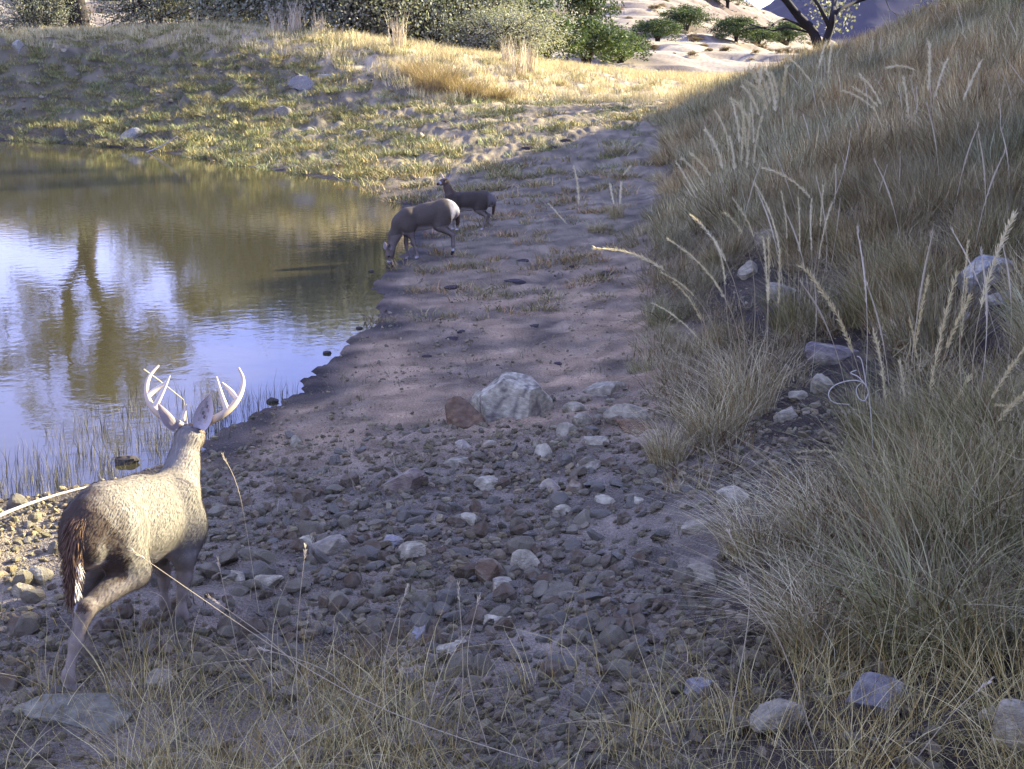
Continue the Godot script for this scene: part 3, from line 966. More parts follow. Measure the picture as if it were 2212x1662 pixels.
func build_rocks() -> void:
	var grey := Color(0.38, 0.330, 0.187)
	var pale := Color(0.50, 0.443, 0.250)
	var brown := Color(0.19, 0.129, 0.066)
	var rust := Color(0.25, 0.154, 0.066)
	# [x, y of the foot, width, height ratio, seed, cuts, tone, warm, label]
	var big := [
		[1114, 934, 160, 1.06, 11, 4, Color(0.56, 0.505, 0.296), Color(0.44, 0.381, 0.226), "largest pale boulder with dark slanting bands, in the middle of the gravel"],
		[1000, 938, 95, 1.05, 12, 6, brown, rust, "brown rounded rock leaning beside the big pale boulder"],
		[1040, 900, 52, 1.45, 13, 7, grey, pale, "upright grey rock wedged behind the brown rock and the boulder"],
		[1310, 855, 92, 0.50, 14, 8, grey, grey, "flat grey slab lying right of the big pale boulder"],
		[1350, 918, 84, 0.62, 15, 7, grey, pale, "blocky grey rock on rusty earth right of the boulder"],
		[1370, 934, 92, 0.30, 16, 6, rust, brown, "low rusty flat stone under the blocky grey rock"],
		[1170, 995, 56, 0.85, 17, 7, pale, pale, "round pale stone standing alone below the big boulder"],
		[870, 1060, 95, 0.6, 18, 7, Color(0.28, 0.216, 0.140), grey, "low pinkish brown rock beside a dark hollow left of centre"],
		[712, 1208, 90, 0.85, 19, 8, Color(0.30, 0.258, 0.164), grey, "square tan rock on the gravel right of the buck's chest"],
		[662, 1180, 50, 0.55, 20, 7, pale, grey, "pale wedge stone touching the square tan rock"],
		[848, 1185, 50, 0.9, 22, 8, Color(0.33, 0.309, 0.250), pale, "pointed grey violet stone among the gravel"],
		[890, 1200, 62, 0.55, 23, 6, grey, pale, "flat broken grey stone beside the pointed one"],
		[1055, 1255, 70, 0.8, 24, 7, brown, grey, "dark brown rounded stone in a small heap"],
		[1085, 1285, 62, 0.9, 25, 7, Color(0.33, 0.288, 0.172), pale, "tan angular stone at the front of the small heap"],
		[1130, 1235, 62, 0.9, 26, 7, pale, grey, "pale upright stone at the back of the small heap"],
		[1012, 1130, 42, 0.6, 27, 6, pale, pale, "white topped stone above the small heap"],
		[1190, 1065, 52, 0.7, 28, 6, Color(0.38, 0.309, 0.203), pale, "pinkish leaning stone in the upper gravel"],
		[1245, 1065, 46, 0.85, 29, 6, grey, rust, "brownish stone right of the pinkish leaning stone"],
		[1305, 1090, 52, 0.42, 30, 7, pale, pale, "flat white stone lying by itself on grey gravel"],
		[1212, 1115, 50, 0.6, 31, 6, pale, grey, "long pale stone pointing up the slope"],
		[905, 1385, 52, 1.0, 32, 7, Color(0.30, 0.288, 0.242), grey, "grey violet rock among the dry stems at the bottom"],
		[985, 1405, 82, 0.34, 33, 6, pale, grey, "long flat pale stone among the dry stems at the bottom"],
		[1065, 1345, 74, 0.32, 34, 7, pale, pale, "long pale ragged stone above the dry stems"],
		[1375, 1090, 44, 0.42, 35, 6, pale, pale, "small white stone at the edge of the right grass"],
		[1588, 1085, 86, 0.55, 36, 7, grey, pale, "grey rock half hidden in grass right of the gravel"],
		[1510, 1150, 62, 0.6, 37, 7, grey, grey, "rounded grey stone low in the right grass"],
		[1525, 1260, 88, 0.55, 38, 7, grey, grey, "grey hump of rock behind thin stems on the right"],
		[1515, 1500, 96, 0.55, 39, 8, Color(0.26, 0.242, 0.195), grey, "grey block at the foot of the right grass"],
		[1690, 1560, 130, 0.5, 40, 7, grey, grey, "broad grey rock at the bottom under crossing stems"],
		[1905, 1535, 180, 0.62, 41, 8, Color(0.22, 0.206, 0.172), grey, "largest dark grey rock in the lower right corner grass"],
		[2190, 1600, 120, 0.85, 42, 7, grey, pale, "round grey boulder cut by the right edge at the bottom"],
		[2140, 1560, 46, 0.9, 43, 6, grey, grey, "small dark round stone beside the edge boulder"],
		[1620, 600, 60, 0.7, 81, 7, grey, pale, "pale grey rock between stalks behind the leaning tussock"],
		[1540, 520, 46, 0.6, 82, 7, grey, grey, "grey stone under the hillside grass beside the bare path"],
		[1690, 640, 70, 0.6, 83, 7, Color(0.30, 0.278, 0.187), grey, "rounded grey rock inside the gap behind the leaning tussock"],
		[1850, 905, 60, 0.6, 84, 7, grey, grey, "low grey rock under the curled dry stalk"],
		[1730, 860, 56, 0.5, 85, 7, grey, pale, "small grey rock left of the upright one by the curled stalk"],
		[2070, 700, 70, 0.45, 86, 7, grey, grey, "dull grey rock below the two pale ledge rocks"],
		[2130, 615, 170, 0.42, 44, 8, Color(0.33, 0.330, 0.257), pale, "pale ledge rock sticking out of the hillside grass at right"],
		[2165, 655, 80, 0.35, 45, 7, Color(0.34, 0.319, 0.234), pale, "pale flat rock below the ledge at right"],
		[1800, 775, 110, 0.5, 46, 6, Color(0.20, 0.170, 0.136), grey, "dark grey rock in shade between the two big grass clumps"],
		[1780, 850, 60, 0.95, 47, 7, grey, pale, "upright grey rock beside the curled dry stalk"],
		[1700, 905, 60, 0.6, 48, 7, grey, pale, "grey stone under the leaning grass clump"],
		[1665, 530, 70, 0.8, 49, 7, grey, pale, "grey rock in the dark gap of the hillside grass"],
		[85, 1262, 64, 0.75, 50, 7, grey, pale, "grey block behind the buck's hind leg at the left edge"],
		[52, 1290, 60, 0.8, 51, 7, grey, grey, "tilted grey stone leaning on the block at the left edge"],
		[180, 1545, 250, 0.26, 52, 8, Color(0.24, 0.221, 0.133), Color(0.30, 0.268, 0.148), "broad flat grey rock in the lower left corner"],
		[655, 198, 66, 0.62, 53, 7, Color(0.30, 0.278, 0.211), grey, "large grey rock on the far bank below the sunny crest"],
		[612, 256, 42, 0.75, 54, 6, Color(0.30, 0.278, 0.211), grey, "upright grey rock lower on the far bank"],
		[662, 292, 40, 0.55, 55, 6, Color(0.30, 0.278, 0.211), grey, "rounded grey rock lowest on the far bank"],
		[290, 300, 50, 0.55, 56, 6, Color(0.36, 0.350, 0.257), pale, "grey rock at the far water line beside a pale stick"],
		[430, 60, 34, 0.7, 57, 6, Color(0.5, 0.484, 0.343), pale, "white stone on the crest of the far bank"],
		[222, 48, 30, 0.9, 58, 6, Color(0.5, 0.484, 0.343), pale, "white stone left of the dark trunk on the far bank"],
		[190, 30, 36, 0.7, 59, 6, Color(0.5, 0.484, 0.343), pale, "white stone highest on the far bank at left"],
		[290, 22, 34, 0.5, 60, 6, Color(0.5, 0.484, 0.343), pale, "white stone in the brush on top of the far bank"],
		[36, 108, 32, 0.8, 61, 6, Color(0.5, 0.484, 0.343), pale, "white stone at the left edge of the far bank"],
		[700, 168, 40, 0.4, 62, 6, Color(0.42, 0.402, 0.281), pale, "low pale stone beside the large far bank rock"],
		[778, 292, 30, 0.5, 63, 6, Color(0.36, 0.340, 0.250), pale, "small grey stone in the shade of the far bank"],
		[640, 968, 34, 1.0, 64, 7, grey, pale, "upright grey stone near the water right of the buck's neck"],
		[1270, 1010, 60, 0.4, 65, 7, grey, grey, "flat dark stone above the white one"],
		[505, 1255, 66, 0.45, 66, 7, grey, pale, "flat grey stone right of the buck's front legs"],
		[575, 1265, 66, 0.42, 67, 7, grey, pale, "second flat stone right of the buck's front legs"],
		[352, 1478, 70, 0.5, 68, 7, grey, grey, "grey stone behind stems below the buck's belly"],
		[1050, 1050, 70, 0.35, 69, 7, pale, grey, "flat pale slab at the lip of the dark hollow"],
		[980, 1010, 90, 0.3, 70, 7, grey, grey, "low grey slab above the dark hollow"],
		[1000, 972, 34, 0.75, 71, 6, Color(0.42, 0.350, 0.242), pale, "small pink white stone just below the brown rock"],
		[1060, 965, 52, 0.45, 72, 6, grey, rust, "low grey stone at the foot of the big boulder"],
		[1222, 945, 60, 0.6, 73, 8, grey, pale, "angular grey stone in the rubble right of the boulder"],
		[1262, 920, 50, 0.7, 74, 8, grey, grey, "sharp grey stone in the middle of the rubble"],
		[1240, 895, 46, 0.7, 75, 8, grey, pale, "grey stone at the top of the rubble"],
		[1285, 960, 60, 0.5, 76, 8, pale, grey, "pale slab at the bottom of the rubble"],
	]
	var faces := [[Vector3(-0.38, 0.5, 0.78), 0.60], [Vector3(0.86, 0.3, 0.42), 0.58], [Vector3(-0.62, 0.78, 0.05), 0.84], [Vector3(0.12, 1.0, 0.1), 0.74], [Vector3(-0.93, -0.12, 0.3), 0.74], [Vector3(0.62, 0.78, -0.1), 0.82], [Vector3(-0.1, -0.45, 0.88), 0.66]]
	for f in faces: f[0] = f[0].normalized()
	for q in big:
		var w := size_at(q[0], q[1], q[2]) * 0.53
		var striped := 0.75 if q[4] == 11 else 0.0
		var m := rock_mesh(q[4], Vector3(w * 1.25, w * q[3] * 1.45, w * 1.0), 0 if q[4] == 11 else q[5] + 5, 52 if q[4] == 11 else 30 if q[2] > 80 else 18, q[6], q[7], 0.018, striped, faces if q[4] == 11 else [])
		lay("rock" if q[2] > 48 else "stone", q[8], "rock" if q[2] > 48 else "stone", m, M.rock, q[0], q[1] - q[2] * q[3] * 0.18, 0.0 if q[4] == 11 else q[4] * 2.3, "", w * q[3] * 0.12, Vector2(0.05, -0.1 if q[4] == 11 else -0.08))
	# the bare dug earth: dark hollows come from stones that lip over the ground; loose stones of every size lie all over the gravel
	var shapes := []
	for k in 10:
		shapes.append(rock_mesh(200 + k, Vector3(1.25, 0.6 + 0.3 * (k % 3), 1.0), 10, 12, [grey, pale, Color(0.36, 0.299, 0.172), Color(0.36, 0.330, 0.218), grey][k % 5], [pale, grey, rust, grey, Color(0.28, 0.216, 0.117)][k % 5], 0.02))
	var n := 0
	var loose := []
	var r := RandomNumberGenerator.new()
	r.seed = 99
	var pebbles := []
	var tint := PackedColorArray()
	while n < 290:
		var px := r.randf_range(20, 1560)
		var py := r.randf_range(905, 1560)
		var dens := smoothstep(905.0, 1150.0, py) * (1.0 - 0.55 * smoothstep(1330.0, 1560.0, py)) * smoothstep(1560.0, 1330.0, px) + 0.5 * exp(-(pow((px - 1280) / 110.0, 2) + pow((py - 910) / 70.0, 2)))
		if r.randf() > dens: continue
		var p := hit(px, py)
		if shore(p.x, -p.z) < 0.25: continue
		var s := 0.02 + 0.05 * pow(r.randf(), 2.0)
		var kind := r.randi() % 10
		var o := obj("small_stone", shapes[kind], M.rock)
		o.transform = Transform3D(Basis.from_euler(Vector3(r.randfn() * 0.25, r.randf() * TAU, r.randfn() * 0.25)).scaled(Vector3.ONE * s), p + Vector3(0, s * 0.22, 0))
		loose.append([o, px, py, ["grey", "pale", "tan", "dull", "mottled"][kind % 5]])
		n += 1
	name_stones(loose, [[1112, 880, "big pale boulder"], [1000, 910, "brown rock by the boulder"], [1310, 840, "flat grey slab"], [1350, 900, "blocky grey rock"], [1170, 975, "round pale stone"], [870, 1040, "low pinkish brown rock"], [712, 1180, "square tan rock"], [848, 1165, "pointed grey violet stone"], [1085, 1265, "small heap of stones"],
		[1190, 1050, "pinkish leaning stone"], [1305, 1080, "flat white stone"], [1588, 1065, "rock half hidden in grass"], [905, 1365, "grey rock among dry stems"], [1065, 1335, "long pale ragged stone"], [540, 1250, "flat stones by the buck"], [352, 1460, "stone below the buck's belly"], [180, 1510, "broad flat corner rock"], [85, 1240, "block at the left edge"],
		[640, 950, "upright stone near the water"], [1525, 1240, "grey hump on the right"], [1515, 1480, "block in the right grass"]], "small loose stones on the gravel slope")
	for k in 70000:
		var d := 2.2 + 15.0 * pow(r.randf(), 1.7)
		var x := r.randf_range(-0.62, 0.30) * (d + 0.5)
		var sd := shore(x, d)
		if sd < 0.03: continue
		var e := x - steps(d, EDGE)
		if e > 0.9: continue
		if n_mid.get_noise_2d(x * 1.4 + 9.0, d * 1.4) < r.randf_range(-0.5, 0.2): continue
		if d > 9.5 and r.randf() < 0.6: continue
		var s := 0.006 + (0.03 if d < 10.0 else 0.018) * pow(r.randf(), 3.0)
		pebbles.append(Transform3D(Basis.from_euler(Vector3(r.randfn() * 0.3, r.randf() * TAU, r.randfn() * 0.3)).scaled(Vector3.ONE * s), Vector3(x, hgt(x, d) + s * 0.25, -d)))
		var g := r.randf_range(0.55, 1.4)
		tint.append(Color(g * r.randf_range(0.95, 1.1), g, g * r.randf_range(0.85, 1.05)))
	scatter("pebbles", rock_mesh(300, Vector3(1.2, 0.75, 0.95), 9, 8, Color(0.42, 0.360, 0.195), Color(0.48, 0.402, 0.218), 0.02), M.rock, pebbles, tint, "fine grey gravel strewn over the near shore", "gravel")
	# middling rubble between the stones, and the stones of the far bank
	var rubble := [[], [], []]
	for k in 2300:
		var px := r.randf_range(120, 1560)
		var py := r.randf_range(820, 1500)
		var dens := smoothstep(900.0, 1080.0, py) * smoothstep(1500.0, 1300.0, py) * smoothstep(1540.0, 1340.0, px) * (0.35 + 0.65 * smoothstep(420.0, 640.0, px)) + exp(-(pow((px - 1290) / 85.0, 2) + pow((py - 905) / 60.0, 2)))
		if r.randf() > dens: continue
		var p := hit(px, py)
		if shore(p.x, -p.z) < 0.2: continue
		var s := 0.009 + 0.045 * pow(r.randf(), 2.6)
		rubble[k % 3].append(Transform3D(Basis.from_euler(Vector3(r.randfn() * 0.35, r.randf() * TAU, r.randfn() * 0.35)).scaled(Vector3.ONE * s), p + Vector3(0, s * 0.25, 0)))
	for k in 3:
		scatter("rubble", shapes[[0, 2, 3][k]], M.rock, rubble[k], PackedColorArray(), "broken grey rubble packed between the larger stones of the near slope", "rubble")
	var bank := 0
	var far_stones := []
	while bank < 130:
		var px := r.randf_range(0, 1000)
		var py := r.randf_range(10, 400)
		var p := hit(px, py)
		if -p.z < 30.0 or -p.z > 80.0 or shore(p.x, -p.z) < 0.3: continue
		var s := r.randf_range(0.05, 0.14) * (1.25 if px < 450 and py < 150 else 0.8)
		var kind := r.randi() % 10
		var o := obj("bank_stone", shapes[kind], M.rock)
		o.transform = Transform3D(Basis.from_euler(Vector3(r.randfn() * 0.25, r.randf() * TAU, r.randfn() * 0.25)).scaled(Vector3.ONE * s), p + Vector3(0, s * 0.3, 0))
		far_stones.append([o, px, py, ["grey", "pale", "tan", "dull", "mottled"][kind % 5]])
		bank += 1
	name_stones(far_stones, [[655, 180, "large far bank rock"], [612, 240, "upright far bank rock"], [662, 285, "lowest far bank rock"], [290, 290, "rock at the far water line"], [430, 55, "white crest stone"], [222, 40, "white stone by the trunk"], [36, 100, "white stone at the left edge"], [1003, 450, "small dark deer"], [778, 290, "small shaded bank stone"],
		[345, 320, "pale stick in the water"], [945, 190, "rusty brown dry bush"], [150, 200, "middle of the left bank"], [430, 200, "weedy middle of the far bank"]], "small stones scattered over the far bank")
	# dark droppings on the soil
	var pats := [[1143, 322, 44, "darkest of the dry dung pats high up the path"], [1196, 318, 24, "small round dung pat between two larger ones"], [1226, 304, 36, "dung pat highest up the path near the right grass"], [1128, 565, 40, "dark dung pat level with the drinking doe"],
		[1310, 592, 52, "wide dark dung pat by the seed stalk tip"], [1240, 575, 28, "small dung pat between the two beside the soil patch"], [1112, 610, 60, "long flat dung pat below the doe's hind legs"], [975, 622, 44, "dung pat nearest the water bend"],
		[998, 717, 28, "small black dung pat on the bare reddish soil"], [978, 732, 34, "long dung pat just below the small black one"], [1155, 705, 30, "faint dung pat in the middle of the reddish soil"], [1205, 786, 28, "dark chip of dung above the big boulder"], [925, 770, 30, "thin dung chip left of the reddish soil"]]
	for q in pats:
		var w := size_at(q[0], q[1], q[2]) * 0.5
		lay("dung_pat", q[3], "dung", rock_mesh(int(q[0]), Vector3(w, w * 0.28, w * 0.7), 4, 12, Color(0.035, 0.027, 0.022), Color(0.06, 0.045, 0.035), 0.12), M.dung, q[0], q[1], q[0] * 0.7)
	# sticks and lumps
	var lumps := [[707, 764, 22, "dark lump of mud in the water off the near shore"], [776, 710, 16, "small dark lump at the water's edge under the soil patch"], [802, 587, 14, "dark lump in the water below the doe's nose"], [272, 1000, 60, "dark clod in the shallows behind the buck's back"], [590, 868, 34, "dark clod on the shore right of the right antler"]]
	for q in lumps:
		var w := on_water(q[0], q[1])
		var s: float = q[2] / FOCAL * w.y * 0.5
		var o := obj("mud_lump", rock_mesh(int(q[1]), Vector3(s, s * 0.45, s * 0.7), 4, 12, Color(0.05, 0.042, 0.03), Color(0.075, 0.06, 0.04), 0.12), M.dung)
		o.position = Vector3(w.x, s * 0.1 + maxf(hgt(w.x, w.y), 0.0), -w.y)
		tag(o, q[3], "mud lump")
	var st := SurfaceTool.new()
	st.begin(Mesh.PRIMITIVE_TRIANGLES)
	var a := hit(-20, 1122, 0.10)
	var b := hit(128, 1056, 0.10)
	var e2 := hit(262, 1040, 0.03)
	tube(st, bez(a, b, e2, 8), taper(9, 0.011, 0.004), 6, Color(0.46, 0.41, 0.33))
	tag(obj("dry_stick", st.commit(), M.bark), "long pale dry stick lying at the water's edge behind the buck's rump", "stick")
	st = SurfaceTool.new()
	st.begin(Mesh.PRIMITIVE_TRIANGLES)
	tube(st, bez(hit(308, 332), hit(350, 320, 0.25), hit(382, 294, 0.6), 6), taper(7, 0.03, 0.012), 5, Color(0.5, 0.46, 0.38))
	tag(obj("dry_stick", st.commit(), M.bark), "short pale stick slanting out of the water at the far bank", "stick")
# ---------------------------------------------------------------- grass
func stand(x: float, d: float, yaw: float, s: Vector3, r: RandomNumberGenerator, tilt := 0.12) -> Transform3D:
	return Transform3D(Basis.from_euler(Vector3(r.randfn() * tilt, yaw, r.randfn() * tilt)) * Basis.from_scale(s), Vector3(x, hgt(x, d) - 0.01, -d))

func seed_stalk(parent: Node3D, foot: Vector3, low: Vector3, tip: Vector3, bend: float, thick: float, r: RandomNumberGenerator, tone: Color) -> void:
	# all given in the world; the plant stands at parent's position
	var o := parent.position
	var across := (tip - low).cross(Vector3(0, 0, 1)).normalized()
	var head := bez(low, (low + tip) * 0.5 + across * bend * (tip - low).length(), tip, 10)
	var dir: Vector3 = (head[1] - head[0]).normalized()
	var stem := bez(foot, low - dir * (low - foot).length() * 0.45, low, 7)
	var st := SurfaceTool.new()
	st.begin(Mesh.PRIMITIVE_TRIANGLES)
	tube(st, stem.map(func(p): return p - o), taper(8, 0.0021, 0.0015), 4, Color(0.36, 0.28, 0.13))
	var s := obj("stalk", st.commit(), M.grass, parent)
	st = SurfaceTool.new()
	st.begin(Mesh.PRIMITIVE_TRIANGLES)
	var rad := []
	for i in 11:
		rad.append(thick * 0.22 * pow(sin(PI * clampf(0.08 + i / 11.0 * 0.9, 0.0, 1.0)), 0.6))
	tube(st, head.map(func(p): return p - o), rad, 6, tone)
	var len_ := (tip - low).length()
	for i in int(120 + len_ * 420):
		var k := r.randi_range(0, 9)
		var p: Vector3 = head[k].lerp(head[k + 1], r.randf()) - o
		var t: Vector3 = (head[k + 1] - head[k]).normalized()
		var v := (t * 0.9 + rand_dir(r) * 0.55).normalized() * thick * r.randf_range(2.0, 5.5)
		leaf(st, p, v, v.cross(rand_dir(r)).normalized() * thick * 0.2, tone * r.randf_range(0.8, 1.15))
	obj("seed_head", st.commit(), M.plume, s)

func tussock(label: String, at: Vector3, group: String, mesh: Mesh, s: Vector3, yaw: float) -> Node3D:
	var t := thing("grass_tussock", label, "grass tussock", at, group)
	var b := obj("blades", mesh, M.grass, t)
	b.basis = Basis(Vector3.UP, yaw) * Basis.from_scale(s)
	b.set_meta("kind", "stuff")
	return t

func build_grass() -> void:
	var r := RandomNumberGenerator.new()
	r.seed = 31
	var straw := [Color(0.432, 0.360, 0.152), Color(0.264, 0.204, 0.079), Color(0.600, 0.516, 0.246), Color(0.204, 0.132, 0.054), Color(0.360, 0.318, 0.148)]
	var olive := [Color(0.22, 0.20, 0.061), Color(0.13, 0.13, 0.037), Color(0.33, 0.28, 0.115), Color(0.14, 0.095, 0.037), Color(0.26, 0.23, 0.090)]
	var gold := [Color(0.60, 0.52, 0.254), Color(0.54, 0.45, 0.205), Color(0.64, 0.56, 0.295), Color(0.50, 0.40, 0.180)]
	var green := [Color(0.22, 0.23, 0.074), Color(0.28, 0.27, 0.098), Color(0.34, 0.30, 0.123), Color(0.17, 0.19, 0.061)]
	var near_tuft := []
	var mid_tuft := []
	for k in 4:
		near_tuft.append(blades(500 + k, 70, 0.10, Vector2(0.22, 0.62), 0.42, 0.0019, 0.25, straw if k < 2 else olive, 5))
		mid_tuft.append(blades(520 + k, 60, 0.16, Vector2(0.25, 0.62), 0.34, 0.0034, 0.18, straw if k < 3 else olive, 4))
	var far_tuft := blades(540, 46, 0.30, Vector2(0.30, 0.75), 0.3, 0.008, 0.15, straw, 3)
	var gold_tuft := blades(541, 46, 0.35, Vector2(0.25, 0.6), 0.35, 0.010, 0.15, gold, 3)
	# the hillside on the right
	var sets := [[], [], [], [], [], [], [], [], []]
	var tints := [PackedColorArray(), PackedColorArray(), PackedColorArray(), PackedColorArray(), PackedColorArray(), PackedColorArray(), PackedColorArray(), PackedColorArray(), PackedColorArray()]
	var open := []          # stones that show between the tussocks keep a gap before them
	for q in [[1800, 775], [1780, 850], [1700, 905], [1665, 530], [2100, 615], [2165, 655], [1588, 1085], [1525, 1260], [1515, 1500], [1690, 1560], [1905, 1535], [2190, 1600], [1620, 600], [1850, 905], [1510, 1150], [1690, 640], [1850, 830]]:
		open.append(hit(q[0], q[1]))
	var kept_clear := func(x: float, d: float) -> bool:
		for p: Vector3 in open:
			var t := clampf(d + p.z, -1.1, 0.1)
			var toward := Vector2(p.x, -p.z) * (1.0 + t / -p.z)
			if toward.distance_to(Vector2(x, d)) < 0.27: return true
		return false
	var hubs := []
	for i in 4300:
		var d := 2.4 + 48.0 * pow(r.randf(), 1.45)
		var e := r.randf_range(-0.2, minf(3.0 + d * 0.46, 20.0))
		var x := steps(d, EDGE) + e
		if x > 24.0 or shore(x, d) < 0.5: continue
		var gap := n_mid.get_noise_2d(x * 1.3 + 70.0, d * 1.3)
		if e < 0.6 and r.randf() > 0.35 + e: continue
		if d < 14.0 and kept_clear.call(x, d): continue
		if gap < (-0.05 if d < 14.0 else -0.25): continue
		if d < 6.5 and r.randf() < 0.55: continue
		if d < 16.0 and r.randf() < 0.55: continue
		hubs.append([x, d, e, gap])
	for q in hubs:
		var many := 11 if q[1] < 16.0 else 7
		var size := r.randf_range(0.55, 1.25) * (1.12 if q[1] < 16.0 else 1.0)
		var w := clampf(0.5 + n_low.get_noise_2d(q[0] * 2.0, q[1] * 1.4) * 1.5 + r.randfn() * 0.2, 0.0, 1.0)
		var shade := r.randf_range(0.55, 1.25)
		for j in many:
			var a := r.randf() * TAU
			var rr := 0.19 * sqrt(r.randf()) * (1.0 if q[1] < 18.0 else 1.6)
			var x: float = q[0] + cos(a) * rr
			var d: float = q[1] + sin(a) * rr
			var k := 0
			if d < 6.5: k = r.randi() % 4
			elif d < 17.0: k = 4 + r.randi() % 4
			else: k = 8
			var s := size * r.randf_range(0.75, 1.1) * clampf(0.55 + q[2] * 0.4, 0.5, 1.0) * (1.0 - 0.9 * rr)
			if d < 4.6: s *= 0.62
			var t := stand(x, d, 0.0, Vector3.ONE * s, r)
			var outward := Vector3(cos(a), 0, -sin(a))
			t.basis = Basis(outward.cross(Vector3.UP).normalized(), -rr * 2.6 - 0.05) * Basis(Vector3.UP, r.randf() * TAU) * Basis.from_scale(Vector3.ONE * s)
			sets[k].append(t)
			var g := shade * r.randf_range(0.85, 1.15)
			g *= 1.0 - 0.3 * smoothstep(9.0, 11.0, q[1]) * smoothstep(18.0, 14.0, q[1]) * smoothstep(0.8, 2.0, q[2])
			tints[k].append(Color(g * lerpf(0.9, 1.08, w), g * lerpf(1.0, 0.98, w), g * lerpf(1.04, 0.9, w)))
	for k in 9:
		var m: Mesh = near_tuft[k] if k < 4 else mid_tuft[k - 4] if k < 8 else far_tuft
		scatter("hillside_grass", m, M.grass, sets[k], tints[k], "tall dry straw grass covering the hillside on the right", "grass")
	var thatch := []
	var tt := PackedColorArray()
	for i in 3600:
		var d := 2.4 + 20.0 * pow(r.randf(), 1.3)
		var x := steps(d, EDGE) + r.randf_range(0.0, 2.5 + d * 0.4)
		if shore(x, d) < 0.5 or (d < 14.0 and kept_clear.call(x, d)): continue
		thatch.append(stand(x, d, r.randf() * TAU, Vector3(1.1, 0.42, 1.1) * r.randf_range(0.6, 1.2), r, 0.5))
		var g := r.randf_range(0.35, 0.8)  # thatch tinted dark to deepen the shade between tussocks
		tt.append(Color(g, g * 0.95, g * 0.95))
	scatter("hillside_thatch", mid_tuft[1], M.grass, thatch, tt, "flattened old grass lying between the tussocks of the right hillside", "grass")
	var plume := SurfaceTool.new()
	plume.begin(Mesh.PRIMITIVE_TRIANGLES)
	var arc := bez(Vector3.ZERO, Vector3(0.0, 0.5, 0), Vector3(-0.16, 0.86, 0), 12)
	tube(plume, arc, [0.002, 0.002, 0.002, 0.002, 0.002, 0.002, 0.0022, 0.004, 0.0055, 0.006, 0.005, 0.0035, 0.001], 4, Color(0.55, 0.47, 0.28))
	for i in 90:
		var k := r.randi_range(6, 11)
		leaf(plume, arc[k].lerp(arc[k + 1], r.randf()), (Vector3(-0.2, 0.9, 0) + rand_dir(r) * 0.45) * r.randf_range(0.015, 0.04), rand_dir(r) * 0.0013, Color(0.6, 0.52, 0.33) * r.randf_range(0.8, 1.15))
	var plumes := []
	for i in 240:
		var d := 6.5 + 34.0 * pow(r.randf(), 1.3)
		var e := 0.8 + r.randf() * (2.0 + d * 0.4)
		var x := steps(d, EDGE) + e
		plumes.append(stand(x, d, r.randfn() * 1.2, Vector3.ONE * r.randf_range(0.7, 1.15), r, 0.2))
	scatter("hillside_plumes", plume.commit(), M.plume, plumes, PackedColorArray(), "pale seed plumes standing above the dry grass of the right hillside", "grass")
	# sunlit straw beyond the dam and on its crest
	var list := []
	var tint := PackedColorArray()
	for i in 15000:
		var d := r.randf_range(38.0, 105.0)
		var x := r.randf_range(-0.46, 0.34) * d
		var t := bank_t(x, d)
		if t < 8.2: continue
		if d < 47.0 and x - steps(d, EDGE) > -0.5: continue
		if x > -5.0 and d < 46.0: continue
		var s := r.randf_range(0.6, 1.15) * (0.75 if t < 12.0 else 0.62)
		list.append(stand(x, d, r.randf() * TAU, Vector3(s * 1.3, s, s * 1.3), r))
		var g := r.randf_range(0.8, 1.15)
		tint.append(Color(g, g, g))
	scatter("crest_grass", gold_tuft, M.grass, list, tint, "sunlit pale straw grass on the crest and the flat beyond", "grass")
	# short green growth on the far bank
	list = []
	tint = PackedColorArray()
	var mat_tuft := blades(560, 60, 0.26, Vector2(0.05, 0.19), 1.0, 0.010, 0.2, green, 3)
	for i in 26000:
		var d := r.randf_range(14.0, 74.0)
		var x := r.randf_range(-0.46, 0.10) * d
		var t := bank_t(x, d)
		if shore(x, d) < 0.05 or (x > steps(d, EDGE) - 0.3): continue
		if r.randf() > turf(x, d) * 1.1 + 0.02: continue
		var s := r.randf_range(0.6, 1.3) * lerpf(0.55, 1.0, smoothstep(20.0, 32.0, d))
		list.append(stand(x, d, r.randf() * TAU, Vector3(s * 1.25, s, s * 1.25), r))
		var g := r.randf_range(0.7, 1.25)
		var dry := smoothstep(36.0, 24.0, d) * 0.3
		tint.append(Color(g * r.randf_range(0.9, 1.2), g * (1.0 - dry * 0.6), g * (1.0 - dry * 0.3)))
	scatter("bank_turf", mat_tuft, M.grass, list, tint, "short green weeds carpeting the far bank of the pond", "ground cover")
	# thin dry growth on the near shore, low litter
	list = []
	tint = PackedColorArray()
	var sprig := blades(570, 14, 0.09, Vector2(0.03, 0.13), 0.9, 0.0026, 0.3, [Color(0.22, 0.18, 0.09), Color(0.16, 0.15, 0.07), Color(0.28, 0.22, 0.13)], 3)
	for i in 5200:
		var d := 2.2 + 20.0 * pow(r.randf(), 1.4)
		var x := r.randf_range(-0.6, 0.32) * (d + 0.5)
		var sd := shore(x, d)
		if sd < 0.08 or x - steps(d, EDGE) > 0.4: continue
		var want := 0.75 * exp(-sd * 0.9) + 0.16 + n_mid.get_noise_2d(x * 1.2, d * 1.2) * 0.5 + smoothstep(14.0, 20.0, d) * 0.35
		if r.randf() > want: continue
		var s := r.randf_range(0.6, 1.4)
		list.append(stand(x, d, r.randf() * TAU, Vector3(s, s, s), r, 0.25))
		var g := r.randf_range(0.7, 1.3)
		tint.append(Color(g, g, g * 0.95))
	scatter("shore_weeds", sprig, M.grass, list, tint, "thin low weeds along the near shore of the pond", "weeds")
	# shoots standing in the shallows behind the buck
	list = []
